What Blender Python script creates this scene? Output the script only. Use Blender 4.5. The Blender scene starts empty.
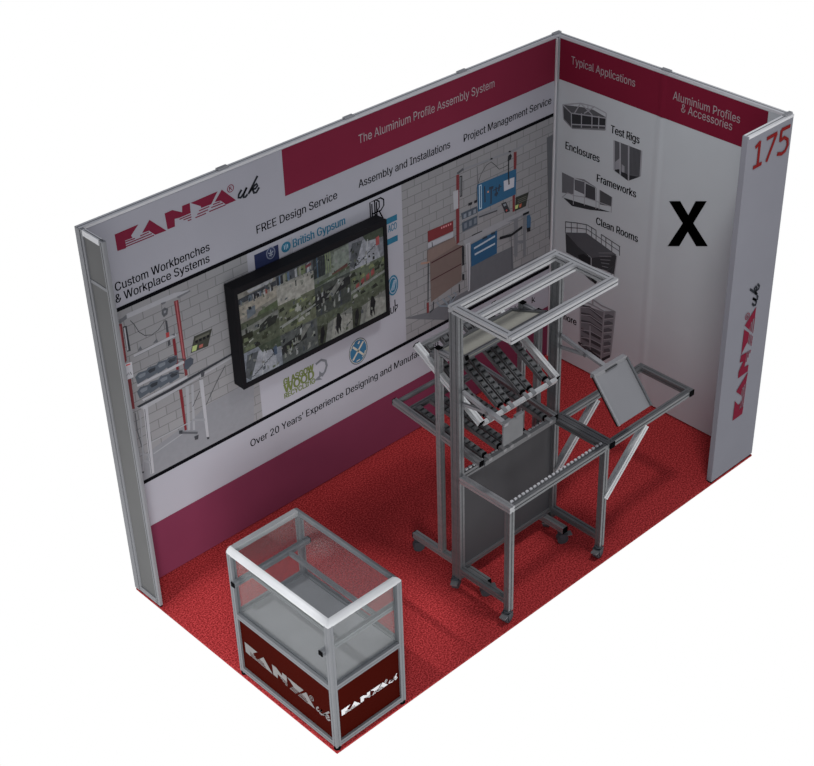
import bpy, bmesh, math, random
from mathutils import Vector, Matrix
scene = bpy.context.scene
C = scene.collection

# ---------------------------------------------------------------- camera
F_PX, CX, CY = 1531.54, 455.207, 378.549
AZ, EL, ROLL = 0.7741107, 0.5974791, -0.0113735
d = Vector((math.cos(EL)*math.sin(AZ), math.cos(EL)*math.cos(AZ), -math.sin(EL)))
r = Vector((math.cos(AZ), -math.sin(AZ), 0)); u = r.cross(d)
c_, s_ = math.cos(ROLL), math.sin(ROLL)
R_, U_ = c_*r + s_*u, -s_*r + c_*u
cam_data = bpy.data.cameras.new('camera'); cam = bpy.data.objects.new('camera', cam_data); C.objects.link(cam)
M = Matrix((R_, U_, -d)).transposed().to_4x4(); M.translation = Vector((-3.500456, -4.521553, 6.288123))
cam.matrix_world = M
cam_data.sensor_fit = 'HORIZONTAL'; cam_data.sensor_width = 36; cam_data.lens = F_PX*36/814
cam_data.shift_x = (407-CX)/814; cam_data.shift_y = (CY-383)/814
cam_data.clip_end = 200
scene.camera = cam

# ---------------------------------------------------------------- world: white void below the horizon, dim hall above
world = bpy.data.worlds.new('exhibition_void'); scene.world = world; world.use_nodes = True
nt = world.node_tree; nt.nodes.clear()
out = nt.nodes.new('ShaderNodeOutputWorld'); bg = nt.nodes.new('ShaderNodeBackground')
tc = nt.nodes.new('ShaderNodeTexCoord'); sep = nt.nodes.new('ShaderNodeSeparateXYZ'); ramp = nt.nodes.new('ShaderNodeValToRGB')
mp = nt.nodes.new('ShaderNodeMapRange'); mp.inputs[1].default_value = -1; mp.inputs[2].default_value = 1
nt.links.new(tc.outputs['Generated'], sep.inputs[0]); nt.links.new(sep.outputs[2], mp.inputs[0]); nt.links.new(mp.outputs[0], ramp.inputs[0])
ramp.color_ramp.elements[0].position = 0.36; ramp.color_ramp.elements[0].color = (1, 1, 1, 1)
ramp.color_ramp.elements[1].position = 0.43; ramp.color_ramp.elements[1].color = (0.29, 0.30, 0.33, 1)
nt.links.new(ramp.outputs[0], bg.inputs[0]); bg.inputs[1].default_value = 1.0
nt.links.new(bg.outputs[0], out.inputs[0])

# ---------------------------------------------------------------- lights
def lamp(name, kind, loc, target, energy, **kw):
    l = bpy.data.lights.new(name, kind); l.energy = energy
    for k, v in kw.items(): setattr(l, k, v)
    o = bpy.data.objects.new(name, l); C.objects.link(o); o.location = loc
    o.rotation_euler = (Vector(target)-Vector(loc)).to_track_quat('-Z', 'Y').to_euler()
    return o
lamp('right_fill_light', 'SPOT', (2.0, -1.2, 5.8), (2.6, 0.8, 0), 375, spot_size=math.radians(56), spot_blend=1.0, shadow_soft_size=0.35)  # added fill lamp, lifts the carpet and wall on the right
lamp('hall_spotlight', 'SPOT', (-2.5, 1.1, 5.6), (0.25, 0.75, 0), 600, spot_size=math.radians(18), spot_blend=0.4, shadow_soft_size=0.05)
lamp('wall_fill_light', 'SPOT', (-2.4, -2.6, 2.1), (0.85, 1.82, -0.05), 850, spot_size=math.radians(40), spot_blend=1.0, shadow_soft_size=0.9)  # added fill lamp, brightens the lower left of the back wall
lamp('low_fill_sun', 'SUN', (-1.2, -3, 0.8), (0, 0, 0), 0.08, angle=math.radians(40))  # added weak fill from low in front, lifts the back wall

# ---------------------------------------------------------------- exposure
scene.view_settings.view_transform = 'Standard'; scene.view_settings.look = 'None'
scene.view_settings.exposure = 0.0; scene.view_settings.gamma = 1.0; scene.view_settings.use_curve_mapping = False

# ---------------------------------------------------------------- materials
def s2l(h):
    h = h.lstrip('#'); v = [int(h[i:i+2], 16)/255 for i in (0, 2, 4)]
    return [x/12.92 if x <= 0.04045 else ((x+0.055)/1.055)**2.4 for x in v]
def mat(name, col, rough=0.6, metal=0.0, spec=0.3, var=0.06, scale=14.0, bump=0.0, vec=None):
    m = bpy.data.materials.new(name); m.use_nodes = True; t = m.node_tree; b = t.nodes['Principled BSDF']
    b.inputs['Roughness'].default_value = rough; b.inputs['Metallic'].default_value = metal
    b.inputs['Specular IOR Level'].default_value = spec
    co = t.nodes.new('ShaderNodeTexCoord'); n = t.nodes.new('ShaderNodeTexNoise'); n.inputs['Scale'].default_value = scale
    mpn = t.nodes.new('ShaderNodeMapping')
    if vec: mpn.inputs['Scale'].default_value = vec
    t.links.new(co.outputs['Object'], mpn.inputs[0]); t.links.new(mpn.outputs[0], n.inputs['Vector'])
    cr = t.nodes.new('ShaderNodeValToRGB'); cr.color_ramp.elements[0].position = 0.3; cr.color_ramp.elements[1].position = 0.7
    cr.color_ramp.elements[0].color = [x*(1-var) for x in col] + [1]; cr.color_ramp.elements[1].color = [min(1, x*(1+var)) for x in col] + [1]
    t.links.new(n.outputs['Fac'], cr.inputs[0]); t.links.new(cr.outputs[0], b.inputs['Base Color'])
    if bump:
        bp = t.nodes.new('ShaderNodeBump'); bp.inputs['Strength'].default_value = bump; bp.inputs['Distance'].default_value = 0.004
        t.links.new(n.outputs['Fac'], bp.inputs['Height']); t.links.new(bp.outputs[0], b.inputs['Normal'])
    return m
K = 0.56   # brightness of a white print under the stand's light: turns a printed tone read off the photo into its ink colour
INK = {}
def faded(c, f):
    g = 0.3*c[0]+0.6*c[1]+0.1*c[2]; return [x*(1-f)+g*f for x in c]
def ink(h):
    if h not in INK: INK[h] = mat('print_ink_'+h.lstrip('#'), [min(0.9, x/K) for x in faded(s2l(h), 0.18)], 0.7, 0, 0.15, 0.03, 30)
    return INK[h]
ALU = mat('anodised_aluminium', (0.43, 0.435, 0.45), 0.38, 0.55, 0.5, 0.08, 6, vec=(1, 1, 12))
ALU_D = mat('shaded_aluminium', (0.175, 0.18, 0.188), 0.42, 0.5, 0.5, 0.08, 6, vec=(1, 1, 12))  # same aluminium with the shade of upright faces put into its colour
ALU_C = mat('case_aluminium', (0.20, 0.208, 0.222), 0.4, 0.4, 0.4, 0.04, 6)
ALU_R = mat('rack_aluminium', (0.30, 0.305, 0.315), 0.4, 0.5, 0.5, 0.08, 6, vec=(1, 1, 12))
ALU_T = mat('track_aluminium', (0.15, 0.152, 0.158), 0.5, 0.4, 0.4)
TEETH = mat('pale_toothed_strip', (0.55, 0.55, 0.57), 0.5, 0.1, 0.4)
PLATE_D = mat('dark_grey_plate', (0.17, 0.172, 0.18), 0.5, 0.2, 0.3)
ALU_W = mat('lit_aluminium', (0.62, 0.63, 0.64), 0.4, 0.2, 0.5, 0.05, 8)  # same aluminium with the light it catches put into its colour
GROOVE = mat('dark_groove', (0.05, 0.052, 0.056), 0.6, 0.2)
BLACK = mat('black_plastic', (0.003, 0.003, 0.0035), 0.8, 0, 0.02)
TVB = mat('black_monitor_casing', (0.010, 0.010, 0.012), 0.6, 0, 0.12)
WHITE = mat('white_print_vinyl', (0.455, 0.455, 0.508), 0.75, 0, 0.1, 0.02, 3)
WHITE_R = mat('lifted_white_panel', (0.60, 0.635, 0.655), 0.75, 0, 0.1, 0.02, 3)  # white lifted and cooled in colour to offset dimmer, redder light here
BURG = mat('burgundy_print', (0.23, 0.022, 0.052), 0.75, 0, 0.08, 0.03, 3)
BURG_R = mat('shaded_burgundy_print', (0.22, 0.014, 0.038), 0.75, 0, 0.05, 0.03, 3)  # same burgundy ink, darkened in colour for the shadier right wall
FRONTW = mat('shaded_front_panel', (0.27, 0.27, 0.305), 0.75, 0, 0.1, 0.02, 3)  # white panel darkened in colour against the strong light from outside
RETF = mat('shaded_return_frame', (0.26, 0.265, 0.28), 0.5, 0.1, 0.3, 0.03, 4)  # shell frame darkened in colour to offset the light from outside
MAGENTA = mat('plum_print', (0.205, 0.038, 0.08), 0.75, 0, 0.08, 0.03, 3)
CASER = mat('dark_red_panel', (0.046, 0.0028, 0.001), 0.8, 0, 0.02, 0.03, 3)
FRAMEW = mat('pale_shell_frame', (0.75, 0.75, 0.77), 0.45, 0.1, 0.4, 0.03, 4)
INFILL = mat('beige_infill_board', (0.18, 0.18, 0.178), 0.7, 0, 0.1, 0.04, 4)
SHEET = mat('grey_sheet_panel', (0.068, 0.068, 0.073), 0.6, 0.1, 0.2, 0.05, 3)
PLATE = mat('grey_plate', (0.30, 0.30, 0.315), 0.45, 0.3, 0.5, 0.04, 4)
CREAM = mat('cream_tray_board', (0.36, 0.355, 0.31), 0.7, 0, 0.2, 0.05, 40)
ROLLER = mat('grey_roller', (0.13, 0.133, 0.138), 0.45, 0.3, 0.5)
RUBBER = mat('grey_castor_plastic', (0.060, 0.068, 0.078), 0.5, 0, 0.3)
SHELFM = mat('grey_shelf_board', (0.21, 0.21, 0.222), 0.8, 0.0, 0.1, 0.10, 5)
LETTER = mat('silver_lettering', (0.22, 0.21, 0.21), 0.4, 0.1)
LIT_LETTER = mat('lit_lettering', (0.75, 0.75, 0.76), 0.5)  # same lettering, reflected light put into a whiter colour
INKK = mat('black_print', (0.006, 0.006, 0.008), 0.8, 0, 0.02)
INKS_ = mat('charcoal_print', (0.035, 0.038, 0.045), 0.8, 0, 0.02)
INKW = mat('pale_grey_print', (0.42, 0.38, 0.40), 0.7, 0, 0.1)
INKB = mat('blue_print', (0.035, 0.18, 0.29), 0.7, 0, 0.1)
INKG = mat('green_print', (0.17, 0.21, 0.07), 0.7, 0, 0.1)
REDN = mat('red_number_print', (0.22, 0.006, 0.006), 0.7, 0, 0.1)
XB = mat('black_overlay_mark', (0.001, 0.001, 0.001), 0.8, 0, 0.0)
# carpet
CARPET = bpy.data.materials.new('red_carpet'); CARPET.use_nodes = True
t = CARPET.node_tree; b = t.nodes['Principled BSDF']; b.inputs['Roughness'].default_value = 0.95; b.inputs['Specular IOR Level'].default_value = 0.1
co = t.nodes.new('ShaderNodeTexCoord'); n = t.nodes.new('ShaderNodeTexNoise'); n.inputs['Scale'].default_value = 105; n.inputs['Detail'].default_value = 2
cr = t.nodes.new('ShaderNodeValToRGB'); cr.color_ramp.elements[0].position = 0.38; cr.color_ramp.elements[1].position = 0.64
cr.color_ramp.elements[0].color = (0.22, 0.014, 0.015, 1); cr.color_ramp.elements[1].color = (0.60, 0.062, 0.066, 1)
bp = t.nodes.new('ShaderNodeBump'); bp.inputs['Strength'].default_value = 0.5; bp.inputs['Distance'].default_value = 0.004
t.links.new(co.outputs['Object'], n.inputs['Vector']); t.links.new(n.outputs['Fac'], cr.inputs[0]); t.links.new(cr.outputs[0], b.inputs['Base Color'])
t.links.new(n.outputs['Fac'], bp.inputs['Height']); t.links.new(bp.outputs[0], b.inputs['Normal'])
# painted block wall as printed in the two photographs
BRICK = bpy.data.materials.new('printed_block_wall'); BRICK.use_nodes = True
t = BRICK.node_tree; b = t.nodes['Principled BSDF']; b.inputs['Roughness'].default_value = 0.7; b.inputs['Specular IOR Level'].default_value = 0.15
co = t.nodes.new('ShaderNodeTexCoord'); mpn = t.nodes.new('ShaderNodeMapping'); mpn.inputs['Rotation'].default_value = (math.radians(90), 0, 0)
br = t.nodes.new('ShaderNodeTexBrick'); br.inputs['Color1'].default_value = (0.33, 0.33, 0.34, 1); br.inputs['Color2'].default_value = (0.30, 0.30, 0.31, 1)
br.inputs['Mortar'].default_value = (0.20, 0.20, 0.21, 1); br.inputs['Scale'].default_value = 1.0; br.inputs['Mortar Size'].default_value = 0.003
br.inputs['Brick Width'].default_value = 0.125; br.inputs['Row Height'].default_value = 0.062; br.inputs['Mortar Smooth'].default_value = 0.3
t.links.new(co.outputs['Object'], mpn.inputs[0]); t.links.new(mpn.outputs[0], br.inputs['Vector']); t.links.new(br.outputs[0], b.inputs['Base Color'])
# clear acrylic of the display case
def glass(name, tint, mixf):
    m = bpy.data.materials.new(name); m.use_nodes = True; t = m.node_tree; t.nodes.clear()
    o = t.nodes.new('ShaderNodeOutputMaterial'); mx = t.nodes.new('ShaderNodeMixShader'); tr = t.nodes.new('ShaderNodeBsdfTransparent'); g = t.nodes.new('ShaderNodeBsdfGlossy')
    ns = t.nodes.new('ShaderNodeTexNoise'); ns.inputs['Scale'].default_value = 3; mr = t.nodes.new('ShaderNodeMapRange')
    mr.inputs[3].default_value = mixf*0.9; mr.inputs[4].default_value = mixf*1.1
    tr.inputs[0].default_value = tint; g.inputs[0].default_value = (0.9, 0.92, 0.92, 1); g.inputs['Roughness'].default_value = 0.25
    t.links.new(ns.outputs['Fac'], mr.inputs[0]); t.links.new(mr.outputs[0], mx.inputs[0])
    t.links.new(tr.outputs[0], mx.inputs[1]); t.links.new(g.outputs[0], mx.inputs[2]); t.links.new(mx.outputs[0], o.inputs[0])
    return m
GLASS = glass('clear_acrylic', (0.94, 0.95, 0.95, 1), 0.07)

# ---------------------------------------------------------------- mesh helpers
class MB:
    def __init__(s): s.v = []; s.f = []; s.m = []; s.mats = []
    def mi(s, m):
        if m not in s.mats: s.mats.append(m)
        return s.mats.index(m)
    def add(s, vs, fs, m):
        o = len(s.v); k = s.mi(m); s.v += [tuple(x) for x in vs]
        for f in fs: s.f.append(tuple(i+o for i in f)); s.m.append(k)
        return s
    def box(s, a, b, m, bev=0.0):
        a, b = [min(x, y) for x, y in zip(a, b)], [max(x, y) for x, y in zip(a, b)]
        if bev:
            bm = bmesh.new(); bmesh.ops.create_cube(bm, size=1)
            for v in bm.verts: v.co = Vector([(a[i]+b[i])/2 + v.co[i]*(b[i]-a[i]) for i in range(3)])
            bmesh.ops.bevel(bm, geom=bm.edges[:], offset=bev, segments=2, affect='EDGES', profile=0.5)
            bm.verts.index_update(); s.add([v.co.copy() for v in bm.verts], [[v.index for v in f.verts] for f in bm.faces], m); bm.free(); return s
        vs = [(x, y, z) for z in (a[2], b[2]) for y in (a[1], b[1]) for x in (a[0], b[0])]
        return s.add(vs, [(0, 2, 3, 1), (4, 5, 7, 6), (0, 1, 5, 4), (1, 3, 7, 5), (3, 2, 6, 7), (2, 0, 4, 6)], m)
    def sweep(s, p0, p1, section, m, up=(0, 0, 1)):
        """extrude a 2-D section (list of (side, up) pairs) from p0 to p1"""
        p0, p1 = Vector(p0), Vector(p1); dr = (p1-p0).normalized(); up = Vector(up)
        if abs(dr.dot(up.normalized())) > 0.99: up = Vector((0, 1, 0))
        sd = dr.cross(up).normalized(); uu = sd.cross(dr).normalized(); n = len(section)
        vs = [p + sd*a + uu*b for p in (p0, p1) for a, b in section]
        return s.add(vs, [(i, (i+1) % n, n+(i+1) % n, n+i) for i in range(n)] + [tuple(range(n))[::-1], tuple(range(n, 2*n))], m)
    def cyl(s, p0, p1, r, m, n=16, r2=None):
        r2 = r if r2 is None else r2; p0, p1 = Vector(p0), Vector(p1); dr = (p1-p0).normalized()
        up = Vector((0, 0, 1)) if abs(dr.z) < 0.9 else Vector((1, 0, 0)); sd = dr.cross(up).normalized(); uu = sd.cross(dr)
        vs = [p + (sd*math.cos(2*math.pi*i/n)+uu*math.sin(2*math.pi*i/n))*q for p, q in ((p0, r), (p1, r2)) for i in range(n)]
        return s.add(vs, [(i, (i+1) % n, n+(i+1) % n, n+i) for i in range(n)] + [tuple(range(n))[::-1], tuple(range(n, 2*n))], m)
def groove(w, h, nw=1, nh=1, g=0.008, dp=0.004):
    """section of a T-slot profile w wide (side) by h tall (up), nw slots on top and bottom, nh on the sides"""
    def side(L, n): return [(-L/2 + L*(k+0.5)/n) for k in range(n)]
    P = []
    a, b = w/2, h/2
    P.append((-a, -b))
    for c in side(w, nw): P += [(c-g/2, -b), (c-g/2, -b+dp), (c+g/2, -b+dp), (c+g/2, -b)]
    P.append((a, -b))
    for c in side(h, nh): P += [(a, c-g/2), (a-dp, c-g/2), (a-dp, c+g/2), (a, c+g/2)]
    P.append((a, b))
    for c in reversed(side(w, nw)): P += [(c+g/2, b), (c+g/2, b-dp), (c-g/2, b-dp), (c-g/2, b)]
    P.append((-a, b))
    for c in reversed(side(h, nh)): P += [(-a, c+g/2), (-a+dp, c+g/2), (-a+dp, c-g/2), (-a, c-g/2)]
    return P
def link(name, me, parent=None):
    o = bpy.data.objects.new(name, me); C.objects.link(o)
    if parent: o.parent = parent
    return o
ROOTLOC = {}
def rootloc(o):
    while o and o.parent: o = o.parent
    return o.location if o else Vector((0, 0, 0))
def obj(name, mb, parent=None, label=None, smooth=False):
    me = bpy.data.meshes.new(name); off = rootloc(parent) if parent else Vector((0, 0, 0))
    me.from_pydata([Vector(v)-off for v in mb.v], [], mb.f); me.update()
    for m in mb.mats: me.materials.append(m)
    for p, k in zip(me.polygons, mb.m): p.material_index = k; p.use_smooth = smooth
    o = link(name, me, parent)
    if label: o['label'] = label
    return o
def thing(name, label, cat, loc=(0, 0, 0), group=None):
    o = bpy.data.objects.new(name, None); C.objects.link(o); o.location = loc; o.empty_display_size = 0.1
    o['label'] = label; o['category'] = cat
    if group: o['group'] = group
    return o
def struct(o, label, cat): o['kind'] = 'structure'; o['label'] = label; o['category'] = cat; return o
def profile(name, p0, p1, w, h, m, parent, nw=1, nh=1, up=(0, 0, 1), caps='', label=None, g=0.008, dp=0.004):
    o = obj(name, MB().sweep(p0, p1, groove(w, h, nw, nh, g, dp), m, up), parent, label)
    for c in caps:
        a, q = (Vector(p0), Vector(p1)) if c == '0' else (Vector(p1), Vector(p0)); dd = (a-q).normalized()
        obj('end_cap', MB().sweep(a, a+dd*0.005, [(-w/2, -h/2), (w/2, -h/2), (w/2, h/2), (-w/2, h/2)], BLACK, up), o, 'black plastic end cap')
    return o
L, D, H, T = 3.725, 1.862, 2.5, 0.04

# ---------------------------------------------------------------- printed artwork, in metres on its wall: (ink tone, line width or 0 for a filled shape, outline)
LOGO_SOLID=[[[-0.0025,0.1188],[0.1875,0.1161],[0.12,0.0592],[0.1287,0.0377],[0.0687,0.0431],[0.0712,-0.0032],[0.0675,-0.0144],[0.0,-0.0075]],[[0.2762,0.1137],[0.3975,-0.0197],[0.3062,-0.0134],[0.2812,0.0135],[0.2612,0.0366],[0.2062,0.0418]],[[0.4,0.1103],[0.4637,0.111],[0.54,0.0627],[0.545,0.1088],[0.61,0.1057],[0.6075,0.0295],[0.5125,0.0309],[0.4737,0.0382],[0.4687,-0.0179],[0.4075,-0.015]],[[0.6162,0.1031],[0.8475,0.1004],[0.7837,0.0259],[0.6987,0.0308],[0.6937,0.0472]],[[0.8825,0.0995],[0.995,-0.0286],[0.9063,-0.0274],[0.8838,-0.0006],[0.8625,0.0213],[0.8137,0.0301]]]
LOGO_STRIPE=[[[0.07,0.0331],[0.1462,0.0272]],[[0.1887,0.0273],[0.26,0.0278]],[[0.07,0.0143],[0.28,0.0073]],[[0.0712,-0.0032],[0.2962,-0.0119]],[[0.5112,0.0197],[0.6088,0.017]],[[0.5425,0.0026],[0.61,-0.0018]],[[0.5763,-0.0171],[0.6075,-0.0205]],[[0.6762,0.0177],[0.765,0.0152]],[[0.66,-0.0032],[0.7525,-0.0044]],[[0.6412,-0.0214],[0.7325,-0.0239]],[[0.7963,0.0181],[0.8613,0.0138]],[[0.78,0.0011],[0.8838,-0.0056]],[[0.76,-0.0221],[0.9025,-0.0273]]]
LOGO_UK=[[[1.05,0.0324],[1.0225,0.0056],[1.0162,-0.0167],[1.0362,-0.0247],[1.0675,-0.0031],[1.0962,0.0324]],[[1.0962,0.0324],[1.065,-0.008],[1.06,-0.0329],[1.0787,-0.0347],[1.0975,-0.0214]],[[1.1987,0.0833],[1.1538,0.032],[1.105,-0.0241]],[[1.1162,-0.0132],[1.1512,0.0146],[1.185,0.0262],[1.19,0.0085],[1.1712,-0.006],[1.1425,-0.0002]],[[1.1462,-0.0028],[1.1538,-0.0342],[1.175,-0.0386],[1.2038,-0.0094]]]
LOGO_REG=[0.9575,0.0787]
N175=[[[3.359,2.408],[3.402,2.431]],[[3.398,2.437],[3.4,2.278]],[[3.356,2.281],[3.439,2.282]],[[3.467,2.428],[3.569,2.431]],[[3.563,2.431],[3.487,2.275]],[[3.698,2.433],[3.611,2.436]],[[3.612,2.437],[3.61,2.362]],[[3.61,2.367],[3.647,2.376],[3.685,2.351],[3.694,2.31],[3.673,2.28],[3.642,2.273],[3.594,2.287]]]
PHOTO_BENCH=[["#6e7075",0,[[0.085,0.839],[0.232,0.957],[0.508,1.008],[0.632,1.063],[0.854,1.074],[0.994,1.076],[0.956,0.718],[0.136,0.764]]],["#85868b",0,[[0.195,1.895],[0.514,1.892],[0.61,1.869],[0.62,1.857],[0.521,1.861],[0.195,1.866]]],["#54555a",0,[[0.139,1.874],[0.196,1.892],[0.195,1.866],[0.146,1.853]]],["#5a5b60",0,[[0.527,1.861],[0.621,1.865],[0.625,1.856],[0.536,1.847]]],["#54555a",0,[[0.419,1.867],[0.456,1.863],[0.449,1.853],[0.427,1.852]]],["#66262a",0,[[0.139,1.856],[0.159,1.851],[0.154,1.611],[0.14,1.599]]],["#a05a5c",0.004,[[0.144,1.84],[0.14,1.612]]],["#66262a",0,[[0.137,1.491],[0.163,1.484],[0.158,1.281],[0.136,1.289]]],["#2c2e33",0,[[0.161,1.828],[0.186,1.825],[0.188,1.659],[0.164,1.664]]],["#8f9095",0,[[0.166,1.819],[0.176,1.818],[0.174,1.669],[0.166,1.67]]],["#a0a1a6",0,[[0.139,1.595],[0.184,1.588],[0.18,1.486],[0.137,1.489]]],["#b03a40",0.008,[[0.144,1.582],[0.172,1.579]]],["#2c2e33",0.004,[[0.141,1.516],[0.151,1.532],[0.154,1.513],[0.165,1.529],[0.17,1.509]]],["#66262a",0,[[0.505,1.841],[0.535,1.839],[0.535,1.453],[0.533,1.33],[0.514,1.332]]],["#8f4a4e",0.008,[[0.52,1.835],[0.523,1.448]]],["#66181f",0,[[0.462,1.608],[0.482,1.608],[0.48,1.38],[0.462,1.384]]],["#66181f",0,[[0.461,1.26],[0.483,1.257],[0.479,0.967],[0.463,0.968]]],["#2c2e33",0.004,[[0.213,1.846],[0.234,1.81],[0.257,1.751],[0.289,1.714],[0.335,1.697],[0.38,1.708],[0.435,1.752]]],["#45474c",0,[[0.42,1.821],[0.44,1.83],[0.462,1.813],[0.453,1.78],[0.427,1.771],[0.416,1.797]]],["#6d6f74",0,[[0.432,1.811],[0.448,1.809],[0.444,1.795],[0.431,1.794]]],["#3a3b40",0,[[0.432,1.748],[0.445,1.742],[0.447,1.581],[0.429,1.575]]],["#8c2a2c",0,[[0.425,1.668],[0.448,1.664],[0.445,1.625],[0.426,1.629]]],["#8a8b90",0,[[0.201,1.626],[0.49,1.636],[0.491,1.615],[0.203,1.609]]],["#606166",0.004,[[0.203,1.609],[0.49,1.615]]],["#505257",0,[[0.229,1.637],[0.252,1.661],[0.261,1.635]]],["#505257",0,[[0.332,1.64],[0.362,1.66],[0.369,1.636]]],["#505257",0,[[0.457,1.639],[0.482,1.642],[0.486,1.622]]],["#34352f",0,[[0.609,1.561],[0.736,1.557],[0.695,1.455],[0.571,1.463]]],["#4e4f45",0,[[0.618,1.545],[0.715,1.543],[0.71,1.528],[0.61,1.529]]],["#17181a",0.018,[[0.612,1.521],[0.63,1.52]]],["#17181a",0.018,[[0.639,1.521],[0.657,1.52]]],["#17181a",0.018,[[0.666,1.52],[0.684,1.519]]],["#17181a",0.018,[[0.694,1.52],[0.712,1.519]]],["#8a9a58",0,[[0.59,1.502],[0.624,1.499],[0.611,1.465],[0.58,1.469]]],["#8c4a40",0,[[0.637,1.488],[0.664,1.487],[0.657,1.467],[0.632,1.469]]],["#454c55",0,[[0.189,1.482],[0.214,1.5],[0.27,1.492],[0.266,1.439],[0.199,1.428]]],["#5f666e",0,[[0.207,1.478],[0.222,1.485],[0.262,1.481],[0.254,1.461],[0.218,1.459]]],["#454c55",0,[[0.257,1.485],[0.281,1.503],[0.338,1.495],[0.335,1.442],[0.267,1.431]]],["#2a2e34",0,[[0.275,1.482],[0.29,1.488],[0.33,1.484],[0.322,1.464],[0.286,1.462]]],["#454c55",0,[[0.326,1.488],[0.351,1.507],[0.408,1.498],[0.405,1.445],[0.337,1.434]]],["#5f666e",0,[[0.344,1.485],[0.359,1.492],[0.4,1.488],[0.392,1.468],[0.356,1.466]]],["#454c55",0,[[0.395,1.486],[0.42,1.505],[0.478,1.496],[0.475,1.443],[0.406,1.432]]],["#2a2e34",0,[[0.413,1.483],[0.429,1.49],[0.47,1.486],[0.462,1.465],[0.425,1.463]]],["#454c55",0,[[0.187,1.384],[0.212,1.403],[0.268,1.394],[0.265,1.341],[0.198,1.33]]],["#5f666e",0,[[0.205,1.381],[0.22,1.388],[0.26,1.384],[0.253,1.363],[0.216,1.361]]],["#454c55",0,[[0.256,1.387],[0.281,1.405],[0.338,1.396],[0.335,1.343],[0.267,1.332]]],["#2a2e34",0,[[0.274,1.383],[0.29,1.39],[0.33,1.386],[0.322,1.365],[0.286,1.363]]],["#454c55",0,[[0.326,1.39],[0.351,1.409],[0.408,1.4],[0.405,1.346],[0.337,1.335]]],["#5f666e",0,[[0.344,1.387],[0.36,1.393],[0.4,1.389],[0.393,1.369],[0.356,1.367]]],["#454c55",0,[[0.394,1.388],[0.419,1.406],[0.478,1.397],[0.475,1.343],[0.406,1.332]]],["#2a2e34",0,[[0.413,1.384],[0.428,1.391],[0.469,1.387],[0.462,1.366],[0.425,1.364]]],["#3a3c41",0.006,[[0.416,1.498],[0.526,1.444]]],["#3a3c41",0.006,[[0.408,1.405],[0.508,1.355]]],["#8f9095",0,[[0.192,1.429],[0.519,1.438],[0.52,1.42],[0.195,1.413]]],["#8f9095",0,[[0.213,1.32],[0.527,1.329],[0.529,1.311],[0.217,1.304]]],["#3c424c",0,[[0.525,1.436],[0.565,1.439],[0.585,1.418],[0.578,1.388],[0.532,1.366],[0.514,1.385]]],["#2d2f34",0,[[0.171,1.29],[0.365,1.298],[0.865,1.333],[0.864,1.32],[0.368,1.277],[0.185,1.275]]],["#85868b",0,[[0.185,1.275],[0.521,1.283],[0.863,1.311],[0.855,1.298],[0.566,1.273],[0.213,1.246]]],["#8d8e93",0,[[0.212,1.274],[0.241,1.266],[0.219,0.789],[0.193,0.793]]],["#4a4c51",0.004,[[0.219,1.248],[0.2,0.793]]],["#4a4c51",0.006,[[0.154,1.253],[0.151,1.126],[0.164,1.005]]],["#77797e",0.01,[[0.186,1.243],[0.165,0.959],[0.146,0.835]]],["#2d2f34",0,[[0.139,0.842],[0.154,0.836],[0.148,0.825],[0.136,0.832]]],["#808287",0,[[0.507,1.262],[0.529,1.257],[0.501,0.955],[0.484,0.958]]],["#808287",0,[[0.546,1.254],[0.563,1.251],[0.534,0.938],[0.518,0.944]]],["#8d8e93",0,[[0.605,1.259],[0.632,1.252],[0.624,0.838],[0.607,0.838]]],["#2d2f34",0,[[0.608,0.845],[0.627,0.837],[0.623,0.823],[0.609,0.828]]],["#75777c",0,[[0.14,0.978],[0.209,0.935],[0.207,0.918],[0.143,0.961]]],["#75777c",0,[[0.527,1.023],[0.612,0.982],[0.612,0.963],[0.525,1.006]]],["#75777c",0.014,[[0.153,0.918],[0.203,0.874]]],["#7f8186",0.008,[[0.234,1.008],[0.514,1.009]]],["#7f8186",0.008,[[0.232,0.922],[0.443,0.956]]],["#4a4c51",0,[[0.424,0.986],[0.477,0.953],[0.552,0.915],[0.546,0.901],[0.421,0.968]]],["#33353a",0,[[0.522,0.895],[0.554,0.892],[0.547,0.863],[0.524,0.868]]],["#33353a",0,[[0.424,0.989],[0.448,0.98],[0.443,0.956],[0.421,0.968]]],["#2d2f34",0.004,[[0.601,1.187],[0.538,1.104]]],["#2d2f34",0.004,[[0.799,1.273],[0.731,1.198],[0.63,1.069]]],["#3c3e43",0,[[0.622,1.306],[0.65,1.298],[0.64,1.269],[0.621,1.272]]]]
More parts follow.
